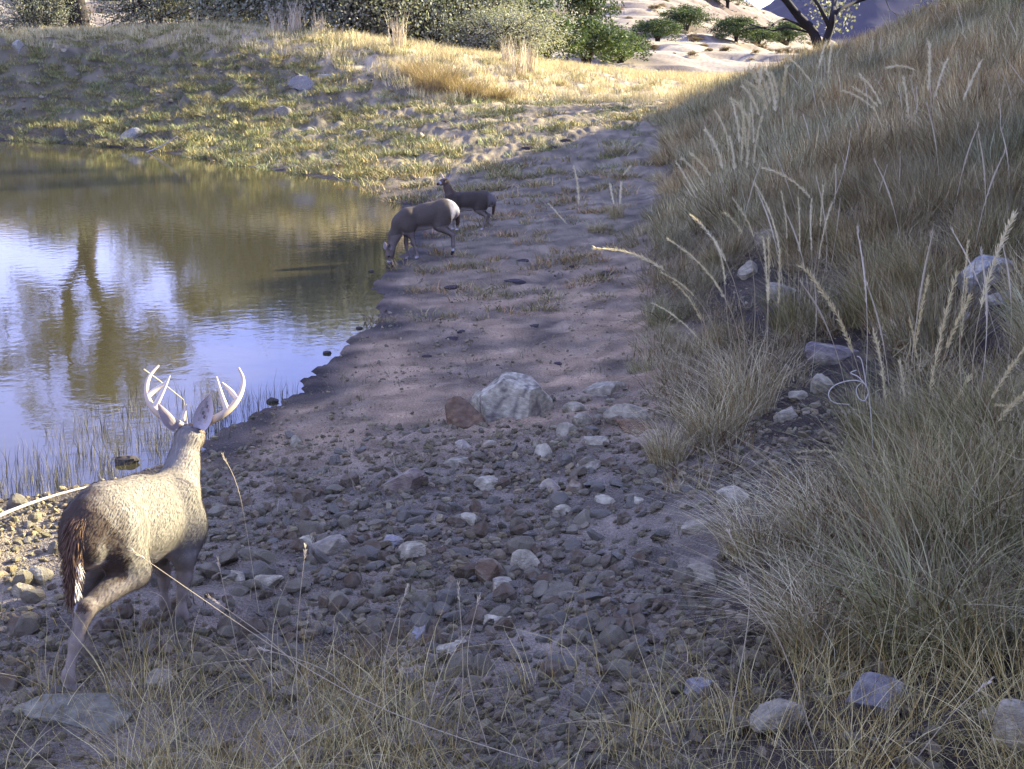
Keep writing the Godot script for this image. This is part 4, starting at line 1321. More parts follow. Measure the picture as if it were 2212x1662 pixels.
	var shoot := blades(575, 6, 0.06, Vector2(0.05, 0.2), 0.25, 0.0022, 0.0, [Color(0.10, 0.09, 0.05), Color(0.15, 0.13, 0.07)], 2)
	for i in 900:
		var w := on_water(r.randf_range(-60, 700), r.randf_range(840, 1085))
		var sd := shore(w.x, w.y)
		if sd > 0.0 or sd < -1.3 * r.randf() - 0.05: continue
		list.append(Transform3D(Basis(Vector3.UP, r.randf() * TAU) * Basis.from_scale(Vector3.ONE * r.randf_range(0.5, 1.2)), Vector3(w.x, 0, -w.y)))
	scatter("pond_shoots", shoot, M.grass, list, PackedColorArray(), "thin dark shoots standing in the shallow water behind the buck", "reeds")
	# dry stems in front at the bottom of the picture
	list = []
	tint = PackedColorArray()
	var thin := []
	var fore_a := blades(580, 26, 0.10, Vector2(0.12, 0.42), 0.8, 0.0017, 0.25, [Color(0.538, 0.421, 0.137), Color(0.381, 0.281, 0.079), Color(0.246, 0.173, 0.047), Color(0.627, 0.508, 0.187)], 6)
	var fore_b := blades(581, 20, 0.12, Vector2(0.10, 0.34), 1.1, 0.0016, 0.5, [Color(0.403, 0.324, 0.122), Color(0.291, 0.216, 0.065), Color(0.224, 0.205, 0.058)], 6, Vector3(0.25, 0, 0.1))
	for i in 410:
		var px := r.randf_range(-100, 2330) if i < 330 else r.randf_range(280, 950)
		var py := r.randf_range(1400, 1900) if i < 330 else r.randf_range(1470, 1760)
		if px < 260.0 and r.randf() < 0.4: continue
		if py < 1470.0 and r.randf() < 0.7: continue
		if i < 330 and px > 600.0 and px < 1400.0 and r.randf() < 0.5: continue
		var p := hit(px, py)
		(list if i % 2 else thin).append(stand(p.x, -p.z, r.randf() * TAU, Vector3.ONE * r.randf_range(0.6, 1.1), r, 0.3))
	scatter("foreground_grass", fore_a, M.grass, list, PackedColorArray(), "dry tangled grass stems along the bottom of the picture", "grass")
	scatter("foreground_grass", fore_b, M.grass, thin, PackedColorArray(), "dry bent grass stems along the bottom of the picture", "grass")

	# tussocks one can tell apart, each with its own seed stalks: [foot x, y, scale x, scale y, kind, label, [stalks: low x, y, tip x, y, bend, thickness]]
	var clump := []
	for k in 3:
		clump.append(blades(600 + k, 480, 0.17, Vector2(0.25, 0.80), 0.72, 0.0021, 0.5, [straw, olive, straw][k], 6, Vector3(-0.12, 0, 0)))
	var plants := [
		[1610, 905, 1.0, 0.95, 0, "big leaning straw tussock right of the gravel with many thin upright stalks", [[1562, 640, 1443, 517, 0.14, 4.2], [1440, 590, 1287, 537, 0.16, 5.0], [1562, 560, 1494, 465, 0.10, 4.2], [1610, 511, 1566, 460, 0.08, 3.6], [1653, 646, 1649, 513, 0.02, 4.2], [1661, 660, 1660, 516, 0.02, 4.2], [1680, 656, 1685, 540, 0.0, 4.0],
			[1520, 700, 1455, 610, 0.12, 3.5], [1500, 720, 1410, 655, 0.10, 3.0], [1500, 640, 1430, 590, 0.1, 3.0], [1560, 610, 1545, 520, 0.08, 3.5]]],
		[1545, 960, 0.9, 0.7, 0, "low spreading straw tussock at the gravel edge below the leaning one", []],
		[1440, 1000, 0.6, 0.5, 0, "small drooping tussock nearest the big boulder on its right", []],
		[1720, 720, 1.1, 0.9, 1, "tussock with tall near-vertical stalks behind the leaning one", [[1729, 546, 1724, 425, 0.03, 4.0], [1750, 542, 1753, 430, -0.03, 4.0], [1777, 494, 1779, 402, 0.0, 4.0], [1770, 563, 1797, 440, -0.06, 4.2], [1678, 545, 1630, 395, 0.12, 4.6], [1630, 515, 1584, 430, 0.10, 4.2], [1757, 430, 1650, 363, 0.16, 5.4], [1705, 520, 1688, 415, 0.05, 3.5]]],
		[1890, 700, 1.2, 0.8, 1, "dark shaded tussock drooping over the grey rock", []],
		[2000, 640, 1.2, 0.8, 1, "dark drooping tussock left of the pale ledge", []],
		[1660, 440, 1.5, 1.0, 2, "tussock with a fan of pale plumes bending left high on the slope", [[1658, 239, 1622, 152, 0.14, 6.5], [1664, 225, 1640, 158, 0.14, 6.0], [1672, 240, 1655, 150, 0.10, 6.0], [1650, 215, 1615, 178, 0.16, 6.0], [1640, 250, 1606, 188, 0.14, 5.0], [1620, 265, 1582, 215, 0.14, 5.0], [1695, 211, 1699, 147, -0.04, 6.5], [1636, 205, 1645, 150, 0.0, 5.0], [1680, 215, 1668, 160, 0.08, 5.0]]],
		[1590, 460, 1.4, 0.9, 2, "tussock with upright sunlit plumes below the fan of plumes", [[1559, 365, 1525, 281, 0.12, 5.6], [1584, 368, 1576, 297, 0.06, 5.0], [1602, 350, 1605, 240, 0.03, 5.0], [1614, 365, 1620, 250, 0.0, 5.2], [1628, 355, 1645, 255, -0.05, 4.6], [1595, 310, 1580, 214, 0.08, 4.6], [1612, 320, 1600, 220, 0.06, 4.6], [1626, 310, 1622, 225, 0.04, 4.6], [1575, 330, 1545, 240, 0.16, 4.0]]],
		[1540, 480, 1.2, 0.8, 2, "tussock whose three thin plumes lean left over the bare path", [[1538, 382, 1492, 332, 0.10, 4.6], [1525, 406, 1474, 343, 0.12, 4.6], [1505, 430, 1460, 350, 0.06, 4.0]]],
		[1960, 330, 1.5, 1.0, 2, "tussock with an arched plume high on the right hillside", [[1907, 229, 1857, 163, 0.12, 5.0], [1900, 232, 1845, 190, 0.12, 4.4], [1893, 240, 1822, 196, 0.14, 4.0], [1961, 259, 1952, 168, 0.04, 4.6], [1972, 152, 1918, 147, 0.22, 4.4], [1750, 177, 1697, 118, 0.06, 4.0], [1787, 160, 1798, 92, -0.04, 4.4], [1765, 150, 1785, 90, -0.04, 4.0]]],
		[2040, 330, 1.5, 1.0, 2, "tussock with straight plumes leaning right near the top right", [[2006, 198, 2008, 93, 0.04, 5.4], [2019, 211, 2047, 129, -0.04, 4.6], [2074, 218, 2122, 130, -0.04, 4.6], [2125, 297, 2070, 262, 0.22, 4.4]]],
		[1890, 960, 0.9, 0.75, 1, "tussock in the right foreground with the long arching stalk", [[1852, 772, 1733, 575, 0.10, 6.5], [1913, 867, 1888, 718, 0.06, 5.5], [1954, 900, 1945, 783, 0.04, 5.0], [1845, 992, 1724, 978, 0.22, 4.0]]],
		[2030, 1010, 1.0, 0.85, 1, "tussock in the right foreground with thick upright seed heads", [[2012, 850, 2066, 594, -0.03, 7.0], [1988, 748, 2006, 600, -0.03, 5.5], [2046, 755, 2096, 642, -0.05, 6.0], [2031, 955, 2094, 816, -0.04, 7.5], [1975, 770, 1965, 690, 0.02, 4.0]]],
		[2110, 980, 1.0, 0.9, 1, "tussock at the right edge with the tallest seed head of all", [[2105, 660, 2192, 464, -0.06, 8.0], [2085, 690, 2092, 520, 0.0, 4.5], [2092, 740, 2090, 600, 0.0, 4.0]]],
		[2170, 1060, 1.0, 0.8, 1, "tussock cut by the right edge with two leaning seed heads", [[2150, 870, 2215, 752, -0.04, 6.0], [2162, 915, 2222, 845, -0.05, 7.0], [2200, 890, 2150, 876, 0.1, 4.0]]],
		[1960, 1130, 1.2, 0.8, 1, "dense olive tussock filling the right foreground", []],
		[2120, 1200, 1.2, 0.8, 1, "dense dark tussock at the right edge of the foreground", []],
		[1800, 1180, 1.1, 0.6, 0, "sprawling brownish tussock left of the dense olive one", []],
		[1640, 1200, 0.9, 0.5, 0, "thin low tussock on the stony ground at lower right", []],
		[2010, 1390, 1.3, 0.75, 1, "dark shaded tussock drooping over the lower right rock", []],
		[1780, 1400, 1.0, 0.55, 0, "loose tussock above the broad rock at the bottom", []],
		[1330, 330, 1.3, 0.5, 2, "dark low tussock at the path edge below the shaded slope", []],
		[1440, 345, 1.8, 0.7, 2, "rounded brown tussock overhanging the path at the slope foot", []],
		[1330, 470, 0.7, 0.55, 2, "small straw tuft with thin stalks alone on the path", [[1325, 440, 1318, 398, 0.0, 3.0], [1338, 440, 1342, 395, 0.0, 3.0], [1250, 440, 1240, 360, 0.06, 3.2], [1345, 380, 1360, 362, 0.0, 3.0], [1238, 500, 1185, 440, 0.02, 2.4]]],
		[1290, 500, 0.8, 0.35, 2, "faint low tuft on the path below the thin stalks", []],
	]
	for q in plants:
		var at := hit(q[0], q[1])
		var depth := -at.z
		var wide: float = q[2]
		var t := tussock(q[5], at, "seed bearing tussocks on the right hillside", clump[q[4]], Vector3(wide, q[3], wide), r.randf_range(-0.4, 0.4))
		for s in q[6]:
			var ax: float = (at - Vector3(0, EYE, 0)).dot(ray(CX, CY).normalized())
			var low := at_depth(s[0], s[1], ax)
			var away := r.randf_range(-0.12, 0.12)
			low.z += away
			var tip := at_depth(s[2], s[3], ax + r.randf_range(-0.12, 0.12))
			var foot := at + Vector3(clampf((low.x - at.x) * 0.35, -0.16, 0.16) + r.randfn() * 0.03, 0.02, r.randfn() * 0.04)
			seed_stalk(t, foot, low, tip, s[4], s[5] * ax / FOCAL * (0.55 if s[5] < 3.3 or at.z > -9.0 else 0.42), r, Color(0.68, 0.60, 0.33) if s[1] < 600 else Color(0.62, 0.53, 0.26))
	# single bent straws in front: [foot, knee, tip]
	var straws := [[1180, 1700, 760, 1500, 285, 1190, "longest pale straw, leaning left across the bottom grass"], [840, 1600, 720, 1460, 560, 1400, "thick ragged straw bent over at the bottom left of centre"], [700, 1620, 640, 1440, 452, 1290, "straw with a small seed tip leaning left toward the buck"], [380, 1400, 350, 1290, 258, 1278, "hooked straw hanging over in front of the buck's belly"],
		[520, 1440, 490, 1300, 470, 1210, "thin upright straw right of the buck's front leg"], [560, 1330, 520, 1080, 482, 985, "tall thin straw rising right of the buck's chest"], [980, 1640, 1000, 1460, 990, 1265, "upright straw with a pale tip in the bottom middle"], [1060, 1640, 1010, 1440, 1035, 1290, "straw forked beside the pale tipped one"],
		[1560, 1640, 1620, 1300, 1575, 1150, "long straw slanting up through the right foreground"], [1770, 1640, 1690, 1400, 1600, 1250, "straight pale straw slanting left in the right foreground"], [1980, 1640, 2060, 1540, 2140, 1470, "straw slanting right across the dark rock"], [1750, 1490, 1960, 1420, 2230, 1425, "almost level straw lying across the right foreground"], [340, 1480, 420, 1440, 540, 1425, "bent straw arching low below the buck's front legs"],
		[650, 1640, 640, 1400, 660, 1180, "slender straw near the square tan rock"], [860, 1640, 830, 1440, 880, 1270, "slender straw left of the bottom middle"]]
	for q in straws:
		var foot := hit(q[0], minf(q[1], 1655.0))
		var ax: float = (foot - Vector3(0, EYE, 0)).dot(ray(CX, CY).normalized())
		var knee := at_depth(q[2], q[3], ax * 0.99)
		var tip := at_depth(q[4], q[5], ax * 0.985)
		var st := SurfaceTool.new()
		st.begin(Mesh.PRIMITIVE_TRIANGLES)
		var pts := spline([foot, knee, tip], 6)
		tube(st, pts.map(func(p): return p - foot), taper(pts.size(), 0.0018, 0.001), 5, Color(0.46, 0.38, 0.21))
		var tp: Vector3 = tip - foot
		for k in 26:
			var back := (pts[-1] - pts[-2]).normalized() as Vector3
			leaf(st, tp - back * r.randf() * 0.05, (back + rand_dir(r) * 0.45) * 0.016, rand_dir(r) * 0.0016, Color(0.58, 0.5, 0.33))
		var o := obj("dry_straw", st.commit(), M.plume)
		o.position = foot
		tag(o, q[6], "straw", "single dry straws in the foreground")
	# the straw that crosses in front of the left antler
	var bp := at_depth(0, 0, 1.0)
	var near_head := 4.55
	bp = hit(420, 1010)
	var st2 := SurfaceTool.new()
	st2.begin(Mesh.PRIMITIVE_TRIANGLES)
	var ax2: float = (bp - Vector3(0, EYE, 0)).dot(ray(CX, CY).normalized())
	var s0 := at_depth(310, 798, ax2 * 0.96)
	var s1 := at_depth(396, 864, ax2)
	tube(st2, [s0, s0.lerp(s1, 0.35) + Vector3(0, 0.004, 0), s0.lerp(s1, 0.7) + Vector3(0, 0.003, 0), s1, s1.lerp(bp, 0.5), bp], taper(6, 0.0042, 0.003), 5, Color(0.46, 0.40, 0.22))
	tag(obj("dry_straw", st2.commit(), M.plume), "pale straw standing in the shallows behind the buck's left antler", "straw", "single dry straws in the foreground")
	# the loosely curled dry stalk
	var cu := hit(1890, 1040)
	var axc: float = (cu - Vector3(0, EYE, 0)).dot(ray(CX, CY).normalized())
	var curl := thing("curled_stalk", "dry stalk curled into loose pale loops in the right grass", "dry stalk", cu)
	var stc := SurfaceTool.new()
	stc.begin(Mesh.PRIMITIVE_TRIANGLES)
	for loop in [[[1890, 1040], [1884, 930], [1880, 880], [1872, 835], [1845, 822], [1805, 832], [1790, 852], [1802, 870], [1835, 874]], [[1872, 835], [1855, 815], [1838, 806], [1850, 800]], [[1876, 850], [1868, 866], [1855, 860], [1850, 840], [1862, 826]], [[1872, 835], [1862, 780], [1852, 770]]]:
		var w := []
		for q in loop: w.append(at_depth(q[0], q[1], axc + r.randfn() * 0.012) - cu)
		var sp := spline(w, 5)
		tube(stc, sp, taper(sp.size(), 0.003, 0.002), 5, Color(0.52, 0.47, 0.33))
	obj("stem", stc.commit(), M.plume, curl)
# ---------------------------------------------------------------- shrubs and trees
func far_at(px: float, py: float, depth: float) -> Vector3:
	return at_depth(px, py, depth * 1.13)

func plant(called: String, label: String, category: String, at: Vector3, group: String, crown: Mesh, stems: Mesh, s: Vector3, yaw: float, lift: float) -> Node3D:
	var t := thing(called, label, category, at, group)
	var b := Basis(Vector3.UP, yaw) * Basis.from_scale(s)
	if stems:
		obj("trunk", stems, M.bark, t).basis = b
	var c := obj("crown", crown, M.leaf, t)
	c.basis = b
	c.position = Vector3(0, lift, 0)
	return t

func stems_mesh(seed_: int, tall: float, spread_: float, n: int, rad: float, col: Color) -> ArrayMesh:
	var r := RandomNumberGenerator.new()
	r.seed = seed_
	var st := SurfaceTool.new()
	st.begin(Mesh.PRIMITIVE_TRIANGLES)
	for i in n:
		var a := TAU * i / n + r.randf()
		var o := Vector3(cos(a), 0, sin(a)) * spread_
		tube(st, spline([o * 0.08 - Vector3(0, 0.2, 0), o * 0.4 + Vector3(0, tall * 0.45, 0) + rand_dir(r) * 0.08 * tall, o + Vector3(0, tall, 0)], 4), taper(9, rad, rad * 0.35), 6, col)
	return st.commit()

func mesquite(called: String, label: String, at: Vector3, seed_: int, tall: float, trunk_r: float, lean: Vector3, leaf_cols: Array, leaf_len: float, per: int, depth := 5, first := 0.24, spread_ := 0.5) -> Node3D:
	var r := RandomNumberGenerator.new()
	r.seed = seed_
	var t := thing(called, label, "tree", at)
	var st := SurfaceTool.new()
	st.begin(Mesh.PRIMITIVE_TRIANGLES)
	var tips := []
	limbs(st, r, Vector3(0, -0.3, 0), (Vector3.UP + lean).normalized(), tall * first, trunk_r, depth, Color(0.045, 0.036, 0.03), tips, spread_, 0.12)
	obj("trunk", st.commit(), M.bark, t)
	st = SurfaceTool.new()
	st.begin(Mesh.PRIMITIVE_TRIANGLES)
	for q in tips:
		for k in per:
			var p: Vector3 = q[0] + rand_dir(r) * tall * 0.045 * pow(r.randf(), 0.5)
			var v := rand_dir(r) * leaf_len * r.randf_range(0.6, 1.3)
			leaf(st, p, v, v.cross(rand_dir(r)).normalized() * leaf_len * 0.26, leaf_cols[r.randi() % leaf_cols.size()] * r.randf_range(0.7, 1.25))
	obj("crown", st.commit(), M.leaf, t)
	return t

func build_bushes() -> void:
	var r := RandomNumberGenerator.new()
	r.seed = 8
	var sage := [Color(0.21, 0.215, 0.14), Color(0.28, 0.27, 0.185), Color(0.15, 0.155, 0.10), Color(0.31, 0.285, 0.20)]
	var oak := [Color(0.06, 0.085, 0.03), Color(0.085, 0.11, 0.04), Color(0.05, 0.065, 0.028)]
	var brownish := [Color(0.27, 0.19, 0.09), Color(0.22, 0.15, 0.075), Color(0.33, 0.24, 0.12)]
	var bark := Color(0.06, 0.05, 0.04)
	var sage_a := crown_mesh(700, Vector3(2.0, 1.5, 1.8), 210, 70, 0.075, sage, 0.32, true, -0.75)
	var sage_b := crown_mesh(701, Vector3(2.2, 1.3, 1.8), 200, 70, 0.07, sage, 0.34, true, -0.75)
	var oak_a := crown_mesh(702, Vector3(2.0, 1.8, 2.0), 120, 80, 0.15, oak, 0.26, false, -0.5)
	var oak_b := crown_mesh(703, Vector3(2.2, 1.4, 2.0), 110, 80, 0.15, oak, 0.28, false, -0.5)
	var dry := blades(704, 900, 0.75, Vector2(0.5, 1.35), 0.8, 0.008, 0.3, brownish, 5)
	var bush_stem := stems_mesh(710, 1.5, 0.9, 6, 0.05, bark)
	var oak_stem := stems_mesh(711, 1.6, 0.5, 3, 0.14, bark)
	# brush behind the dam: [x, foot y as seen, metres ahead, width factor, height factor, kind, label]
	var brush := [
		[80, 20, 66, 0.9, 0.8, 0, "grey green shrub at the far left on top of the dam"], [330, 18, 62, 0.9, 0.9, 1, "grey green shrub between the two dark trunks on the dam"], [470, 40, 60, 1.2, 1.1, 0, "dark grey green shrub around the second dark trunk"], [570, 55, 57, 1.1, 1.25, 1, "tall grey green shrub behind the bright crest"],
		[660, 70, 55, 1.25, 1.35, 0, "tallest grey green shrub over the middle of the crest"], [760, 82, 53, 1.2, 1.35, 1, "broad grey green shrub over the right of the crest"], [845, 95, 53, 1.0, 1.2, 0, "grey green shrub at the right end of the bright crest"], [930, 110, 54, 1.15, 0.95, 1, "pale grey shrub beyond the brown bush"],
		[1030, 125, 56, 1.2, 0.95, 0, "loose grey shrub left of the pale grass plumes"], [1080, 140, 52, 0.8, 0.55, 1, "low grey shrub beside the pale plumes"], [990, 70, 70, 1.1, 0.9, 0, "grey shrub farther back on the flat"], [720, 40, 70, 1.5, 1.3, 1, "grey shrub in the second row behind the crest"]]
	for q in brush:
		var p := far_at(q[0], q[1], q[2])
		p.y = hgt(p.x, -p.z)
		plant("brush_shrub", q[6], "shrub", p, "grey green shrubs behind the dam", [sage_a, sage_b][q[5]], bush_stem, Vector3(q[3] * 1.7, q[4] * 1.9, q[3] * 1.7), r.randf() * TAU, 1.5 * q[4])
	# brown dry bushes at the end of the dam
	for q in [[945, 195, 1.0, 1.0, "rusty brown dry bush at the end of the dam"], [1010, 210, 0.85, 0.7, "brown dry bush drooping over the path's left side"], [1075, 215, 0.7, 0.45, "low brown dry bush next to the shaded path"], [900, 170, 0.7, 0.7, "brown dry bush joining the bright crest"]]:
		var p := hit(q[0], q[1])
		plant("dry_bush", q[4], "bush", p, "brown dry bushes at the end of the dam", dry, null, Vector3(q[2], q[3], q[2]), r.randf() * TAU, 0.0)
	# oaks on the flat and on the sunny hill
	var oaks := [
		[1180, 150, 62, 1.0, 0.8, 0, "dark oak bush left of the tall oak, at the foot of the hill"], [1270, 135, 70, 1.3, 1.0, 1, "wide green oak bush at the foot of the hill"], [1340, 120, 78, 1.0, 0.7, 0, "low green oak bush right of the wide one"], [1270, 80, 100, 1.3, 2.2, 0, "tall oak standing alone on the sunny hillside"], [1090, 40, 120, 1.5, 1.8, 1, "oak above the grey shrub on the hillside"],
		[1130, 75, 105, 1.3, 1.0, 0, "dark low oak between the tall oak and the shrubs"], [1440, 25, 170, 1.3, 0.9, 1, "small oak high on the hill near the sky"], [1510, 35, 165, 1.3, 1.0, 0, "oak high on the hill above the bare slope"], [1570, 65, 140, 1.4, 1.2, 0, "dark oak on the right shoulder of the hill"], [1480, 80, 110, 1.2, 0.8, 1, "low oak at the hill's right foot"],
		[1590, 95, 100, 1.1, 0.7, 0, "oak bush beside the far sunlit grass"], [1640, 88, 110, 1.0, 0.6, 1, "small oak bush at the end of the hill"], [1700, 55, 120, 1.0, 0.8, 0, "oak bush under the dark bare tree"], [1000, 15, 150, 1.6, 1.2, 1, "oak high on the hill at left"], [1205, 20, 165, 0.9, 0.7, 0, "tiny oak near the top of the hill"], [1420, 100, 95, 1.1, 0.6, 0, "low dark bush in the middle of the hill's foot"],
		[1380, 45, 150, 0.6, 0.4, 1, "tiny dark bush on the middle of the slope"], [1330, 15, 170, 0.7, 0.4, 0, "tiny dark bush near the crest"], [1540, 20, 175, 0.9, 0.7, 1, "small oak on the skyline of the hill"], [880, 20, 110, 1.4, 1.1, 0, "oak bush behind the end of the shrub row"]]
	for q in oaks:
		var p := far_at(q[0], q[1], q[2])
		p.y = maxf(hgt(p.x, -p.z), hill_h(p.x, -p.z) if -p.z > 80.0 else -9.0) - 0.1
		plant("oak", q[6], "oak", p, "oaks dotted over the sunny hill", [oak_a, oak_b][q[5]], oak_stem, Vector3(q[3], q[4], q[3]), r.randf() * TAU, 1.4 * q[4])
	var scrub := []
	var scrub_tint := PackedColorArray()
	for i in 420:
		var d := r.randf_range(92.0, 188.0)
		var x := r.randf_range(-0.3, 0.22) * d
		var s := r.randf_range(0.08, 0.3)
		scrub.append(Transform3D(Basis(Vector3.UP, r.randf() * TAU).scaled(Vector3(s, s * 0.7, s)), Vector3(x, hill_h(x, d) + s * 0.5, -d)))
		var g := r.randf_range(0.7, 1.4)
		scrub_tint.append(Color(g * 1.3, g, g))
	scatter("hill_scrub", crown_mesh(706, Vector3(2.0, 1.6, 2.0), 40, 30, 0.3, [Color(0.13, 0.12, 0.06), Color(0.17, 0.14, 0.08), Color(0.09, 0.10, 0.045)], 0.3, false, -0.4), M.leaf, scrub, scrub_tint, "low dry scrub dotted thinly over the sunny hillside", "scrub")
	# pale plumed clumps beside the shrubs
	var tall := blades(720, 90, 0.25, Vector2(0.6, 1.7), 0.22, 0.014, 0.1, [Color(0.52, 0.44, 0.27), Color(0.45, 0.36, 0.2), Color(0.58, 0.5, 0.33)], 4)
	for q in [[860, 120, 46, 1.0, "pale tall grass clump standing at the right end of the crest"], [1120, 165, 44, 1.0, "tallest pale grass clump beyond the path"], [1145, 160, 45, 0.8, "pale grass clump right of the tallest one"], [600, 95, 50, 0.9, "pale grass clump on the crest before the shrubs"], [640, 95, 50, 1.0, "second pale grass clump on the crest"], [690, 98, 49, 0.8, "third pale grass clump on the crest"], [1095, 160, 46, 0.7, "low pale grass clump by the grey shrub"]]:
		var p := far_at(q[0], q[1], q[2])
		p.y = hgt(p.x, -p.z) - 0.05
		var o := obj("tall_grass_clump", tall, M.grass)
		o.transform = Transform3D(Basis(Vector3.UP, r.randf() * TAU).scaled(Vector3.ONE * float(q[3])), p)
		tag(o, q[4], "grass clump", "pale tall grass clumps in the sun")
	# trees
	var thin := [Color(0.13, 0.12, 0.045), Color(0.10, 0.095, 0.035), Color(0.16, 0.13, 0.055)]
	var p1 := far_at(150, 22, 66.0)
	p1.y = hgt(p1.x, -p1.z)
	var t1 := thing("mesquite_tree", "large tree on the dam at left whose forked trunk is mirrored in the pond", "tree", p1)
	var wood := SurfaceTool.new()
	wood.begin(Mesh.PRIMITIVE_TRIANGLES)
	var ends := []
	var dark := Color(0.045, 0.036, 0.03)
	for q in [[[0.5, -0.4], [0.35, 1.2], [0.0, 2.6], 0.62, 0.5], [[0.0, 2.5], [-0.9, 3.6], [-1.2, 4.5], [-1.1, 6.2], [-1.4, 7.2], [-1.4, 9.0], [-0.8, 10.6], 0.42, 0.06], [[-0.9, 3.6], [-2.2, 4.6], [-3.1, 5.2], [-4.5, 6.2], [-5.2, 7.4], 0.22, 0.05],
			[[0.0, 2.5], [0.4, 4.5], [0.65, 6.2], [0.45, 7.2], [0.35, 8.2], [1.0, 11.0], 0.4, 0.06], [[0.5, 5.0], [1.8, 6.4], [3.2, 7.0], [5.0, 8.2], 0.16, 0.05], [[-1.1, 6.0], [-2.2, 7.4], [-2.6, 9.4], 0.13, 0.04], [[0.5, 7.0], [1.9, 8.4], [2.6, 10.2], 0.13, 0.04], [[0.2, 3.4], [1.5, 4.6], [2.6, 4.9], [3.8, 5.6], 0.11, 0.04]]:
		var w := []
		for k in q.size() - 2: w.append(Vector3(q[k][0] * 1.1, q[k][1] + 1.5 * smoothstep(1.0, 2.4, float(q[k][1])), r.randfn() * 0.35 * (1 if k > 1 else 0) + 0.25 * k * sin(q[1][0] * 9.0)))
		var sp := spline(w, 5)
		tube(wood, sp, taper(sp.size(), q[-2], q[-1]), 8, dark)
		if q[1][1] < 2.0: continue
		for k in range(5, sp.size(), 2):
			limbs(wood, r, sp[k], (Vector3(r.randfn(), 0.5 + r.randfn() * 0.5, r.randfn())).normalized(), 1.5, 0.05, 2, dark, ends, 0.6, 0.1)
	obj("trunk", wood.commit(), M.bark, t1)
	var foliage := SurfaceTool.new()
	foliage.begin(Mesh.PRIMITIVE_TRIANGLES)
	for q in ends:
		for k in 60:
			var p: Vector3 = q[0] + rand_dir(r) * 0.75 * pow(r.randf(), 0.5)
			var v := rand_dir(r) * 0.2 * r.randf_range(0.6, 1.3)
			leaf(foliage, p, v, v.cross(rand_dir(r)).normalized() * 0.055, thin[r.randi() % 3] * r.randf_range(0.7, 1.25))
	obj("crown", foliage.commit(), M.leaf, t1)
	var p2 := far_at(424, 35, 60.0)
	p2.y = hgt(p2.x, -p2.z)
	mesquite("mesquite_tree", "smaller dark trunked tree in the shrubs on the dam", p2, 44, 13.0, 0.2, Vector3(0.1, 0, 0), thin, 0.2, 70, 5, 0.17, 0.62)
	var p3 := far_at(1768, 118, 39.0)
	p3.y = hgt(p3.x, -p3.z)
	var t3 := thing("mesquite_tree", "dark bare limbed tree on the right hillside against the blue mountain", "tree", p3)
	var st := SurfaceTool.new()
	st.begin(Mesh.PRIMITIVE_TRIANGLES)
	var black := Color(0.035, 0.03, 0.027)
	var tips := []
	var depth := (p3 - Vector3(0, EYE, 0)).dot(ray(CX, CY).normalized())
	for q in [[[1772, 125], [1758, 72], [1725, 35], [1692, -6], [1640, -60], 0.18], [[1772, 125], [1792, 66], [1800, 30], [1806, -10], [1830, -70], 0.14], [[1800, 40], [1815, 20], [1850, 4], [1885, -10], [1930, -50], 0.07], [[1792, 60], [1768, 10], [1740, -30], [1735, -90], [1720, -130], 0.07], [[1752, 68], [1715, 48], [1690, 42], [1655, 60], [1620, 52], 0.05], [[1755, 72], [1700, 60], [1672, 66], [1640, 60], [1600, 66], 0.035]]:
		var w := []
		for k in 5: w.append(at_depth(q[k][0], q[k][1], depth + r.randfn() * 0.25 * k) - p3)
		var sp := spline(w, 4)
		tube(st, sp, taper(sp.size(), q[5], q[5] * 0.45), 7, black)
		if q[5] > 0.06:
			for k in 2: limbs(st, r, w[4], ((w[4] - w[3]).normalized() + rand_dir(r) * 0.7 + Vector3.UP * 0.2).normalized(), 1.9, q[5] * 0.42, 3, black, tips, 0.6, 0.12)
	obj("trunk", st.commit(), M.bark, t3)
	st = SurfaceTool.new()
	st.begin(Mesh.PRIMITIVE_TRIANGLES)
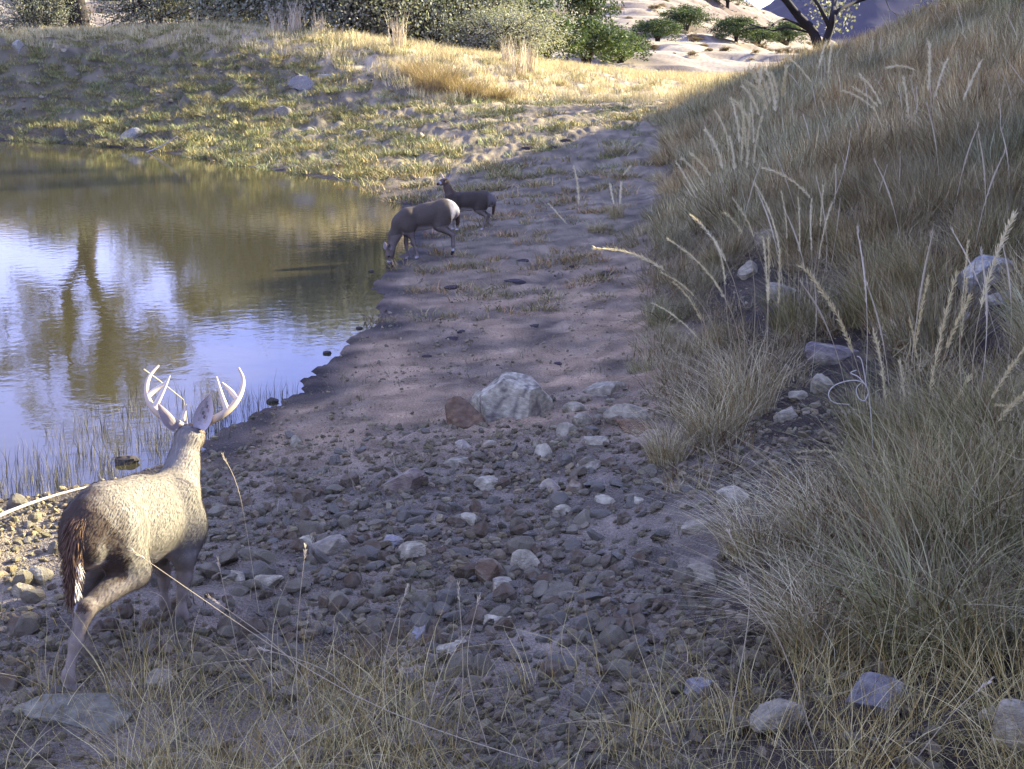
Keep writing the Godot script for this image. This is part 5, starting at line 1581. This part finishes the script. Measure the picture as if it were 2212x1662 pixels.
	for q in tips:
		for k in 70:
			var p: Vector3 = q[0] + rand_dir(r) * 0.7 * pow(r.randf(), 0.5)
			var v := rand_dir(r) * 0.15 * r.randf_range(0.6, 1.3)
			leaf(st, p, v, v.cross(rand_dir(r)).normalized() * 0.045, sage[r.randi() % 4] * r.randf_range(0.7, 1.25))
	obj("crown", st.commit(), M.leaf, t3)
# ---------------------------------------------------------------- the scene
func _ready() -> void:
	rng.seed = 20250123
	var cam := Camera3D.new()
	cam.name = "camera"
	cam.position = Vector3(0, EYE, 0)
	cam.rotation.x = -PITCH
	cam.fov = rad_to_deg(2.0 * atan(831.0 / FOCAL))
	cam.near = 0.05
	cam.far = 4000.0
	add_child(cam)
	var env := Environment.new()
	env.background_mode = Environment.BG_SKY
	var sky := ProceduralSkyMaterial.new()
	sky.sky_top_color = Color(0.53, 0.59, 0.905)
	sky.sky_horizon_color = Color(0.82, 0.85, 0.97)
	sky.sky_curve = 0.065
	sky.ground_bottom_color = Color(0.4, 0.36, 0.3)
	sky.ground_horizon_color = Color(0.6, 0.56, 0.5)
	sky.sky_energy_multiplier = 0.8
	env.sky = Sky.new()
	env.sky.sky_material = sky
	env.tonemap_mode = Environment.TONE_MAPPER_LINEAR
	env.tonemap_exposure = 6.9
	env.fog_enabled = true
	env.fog_density = 0.000012
	env.fog_light_color = Color(0.86, 0.88, 0.92)
	env.sdfgi_enabled = true
	env.ssao_enabled = true
	env.ssil_enabled = true
	var we := WorldEnvironment.new()
	we.name = "sky"
	we.environment = env
	add_child(we)
	var sun := DirectionalLight3D.new()
	sun.name = "sun"
	sun.light_energy = 1.6
	sun.light_color = Color(1.0, 0.965, 0.88)
	sun.light_angular_distance = 0.5
	sun.shadow_enabled = true
	var az := deg_to_rad(60.0)
	var el := deg_to_rad(21.0)
	add_child(sun)
	sun.look_at_from_position(Vector3.ZERO, -Vector3(sin(az) * cos(el), sin(el), -cos(az) * cos(el)), Vector3.UP)

	n_low.frequency = 0.11
	n_low.seed = 5
	n_mid.frequency = 0.45
	n_mid.seed = 6
	n_fine.frequency = 1.9
	n_fine.seed = 7
	n_fine.fractal_octaves = 3
	make_materials()
	build_shore()
	build_land()
	build_deer()
	build_rocks()
	build_grass()
	build_bushes()
	print("built in ", Time.get_ticks_msec(), " ms")
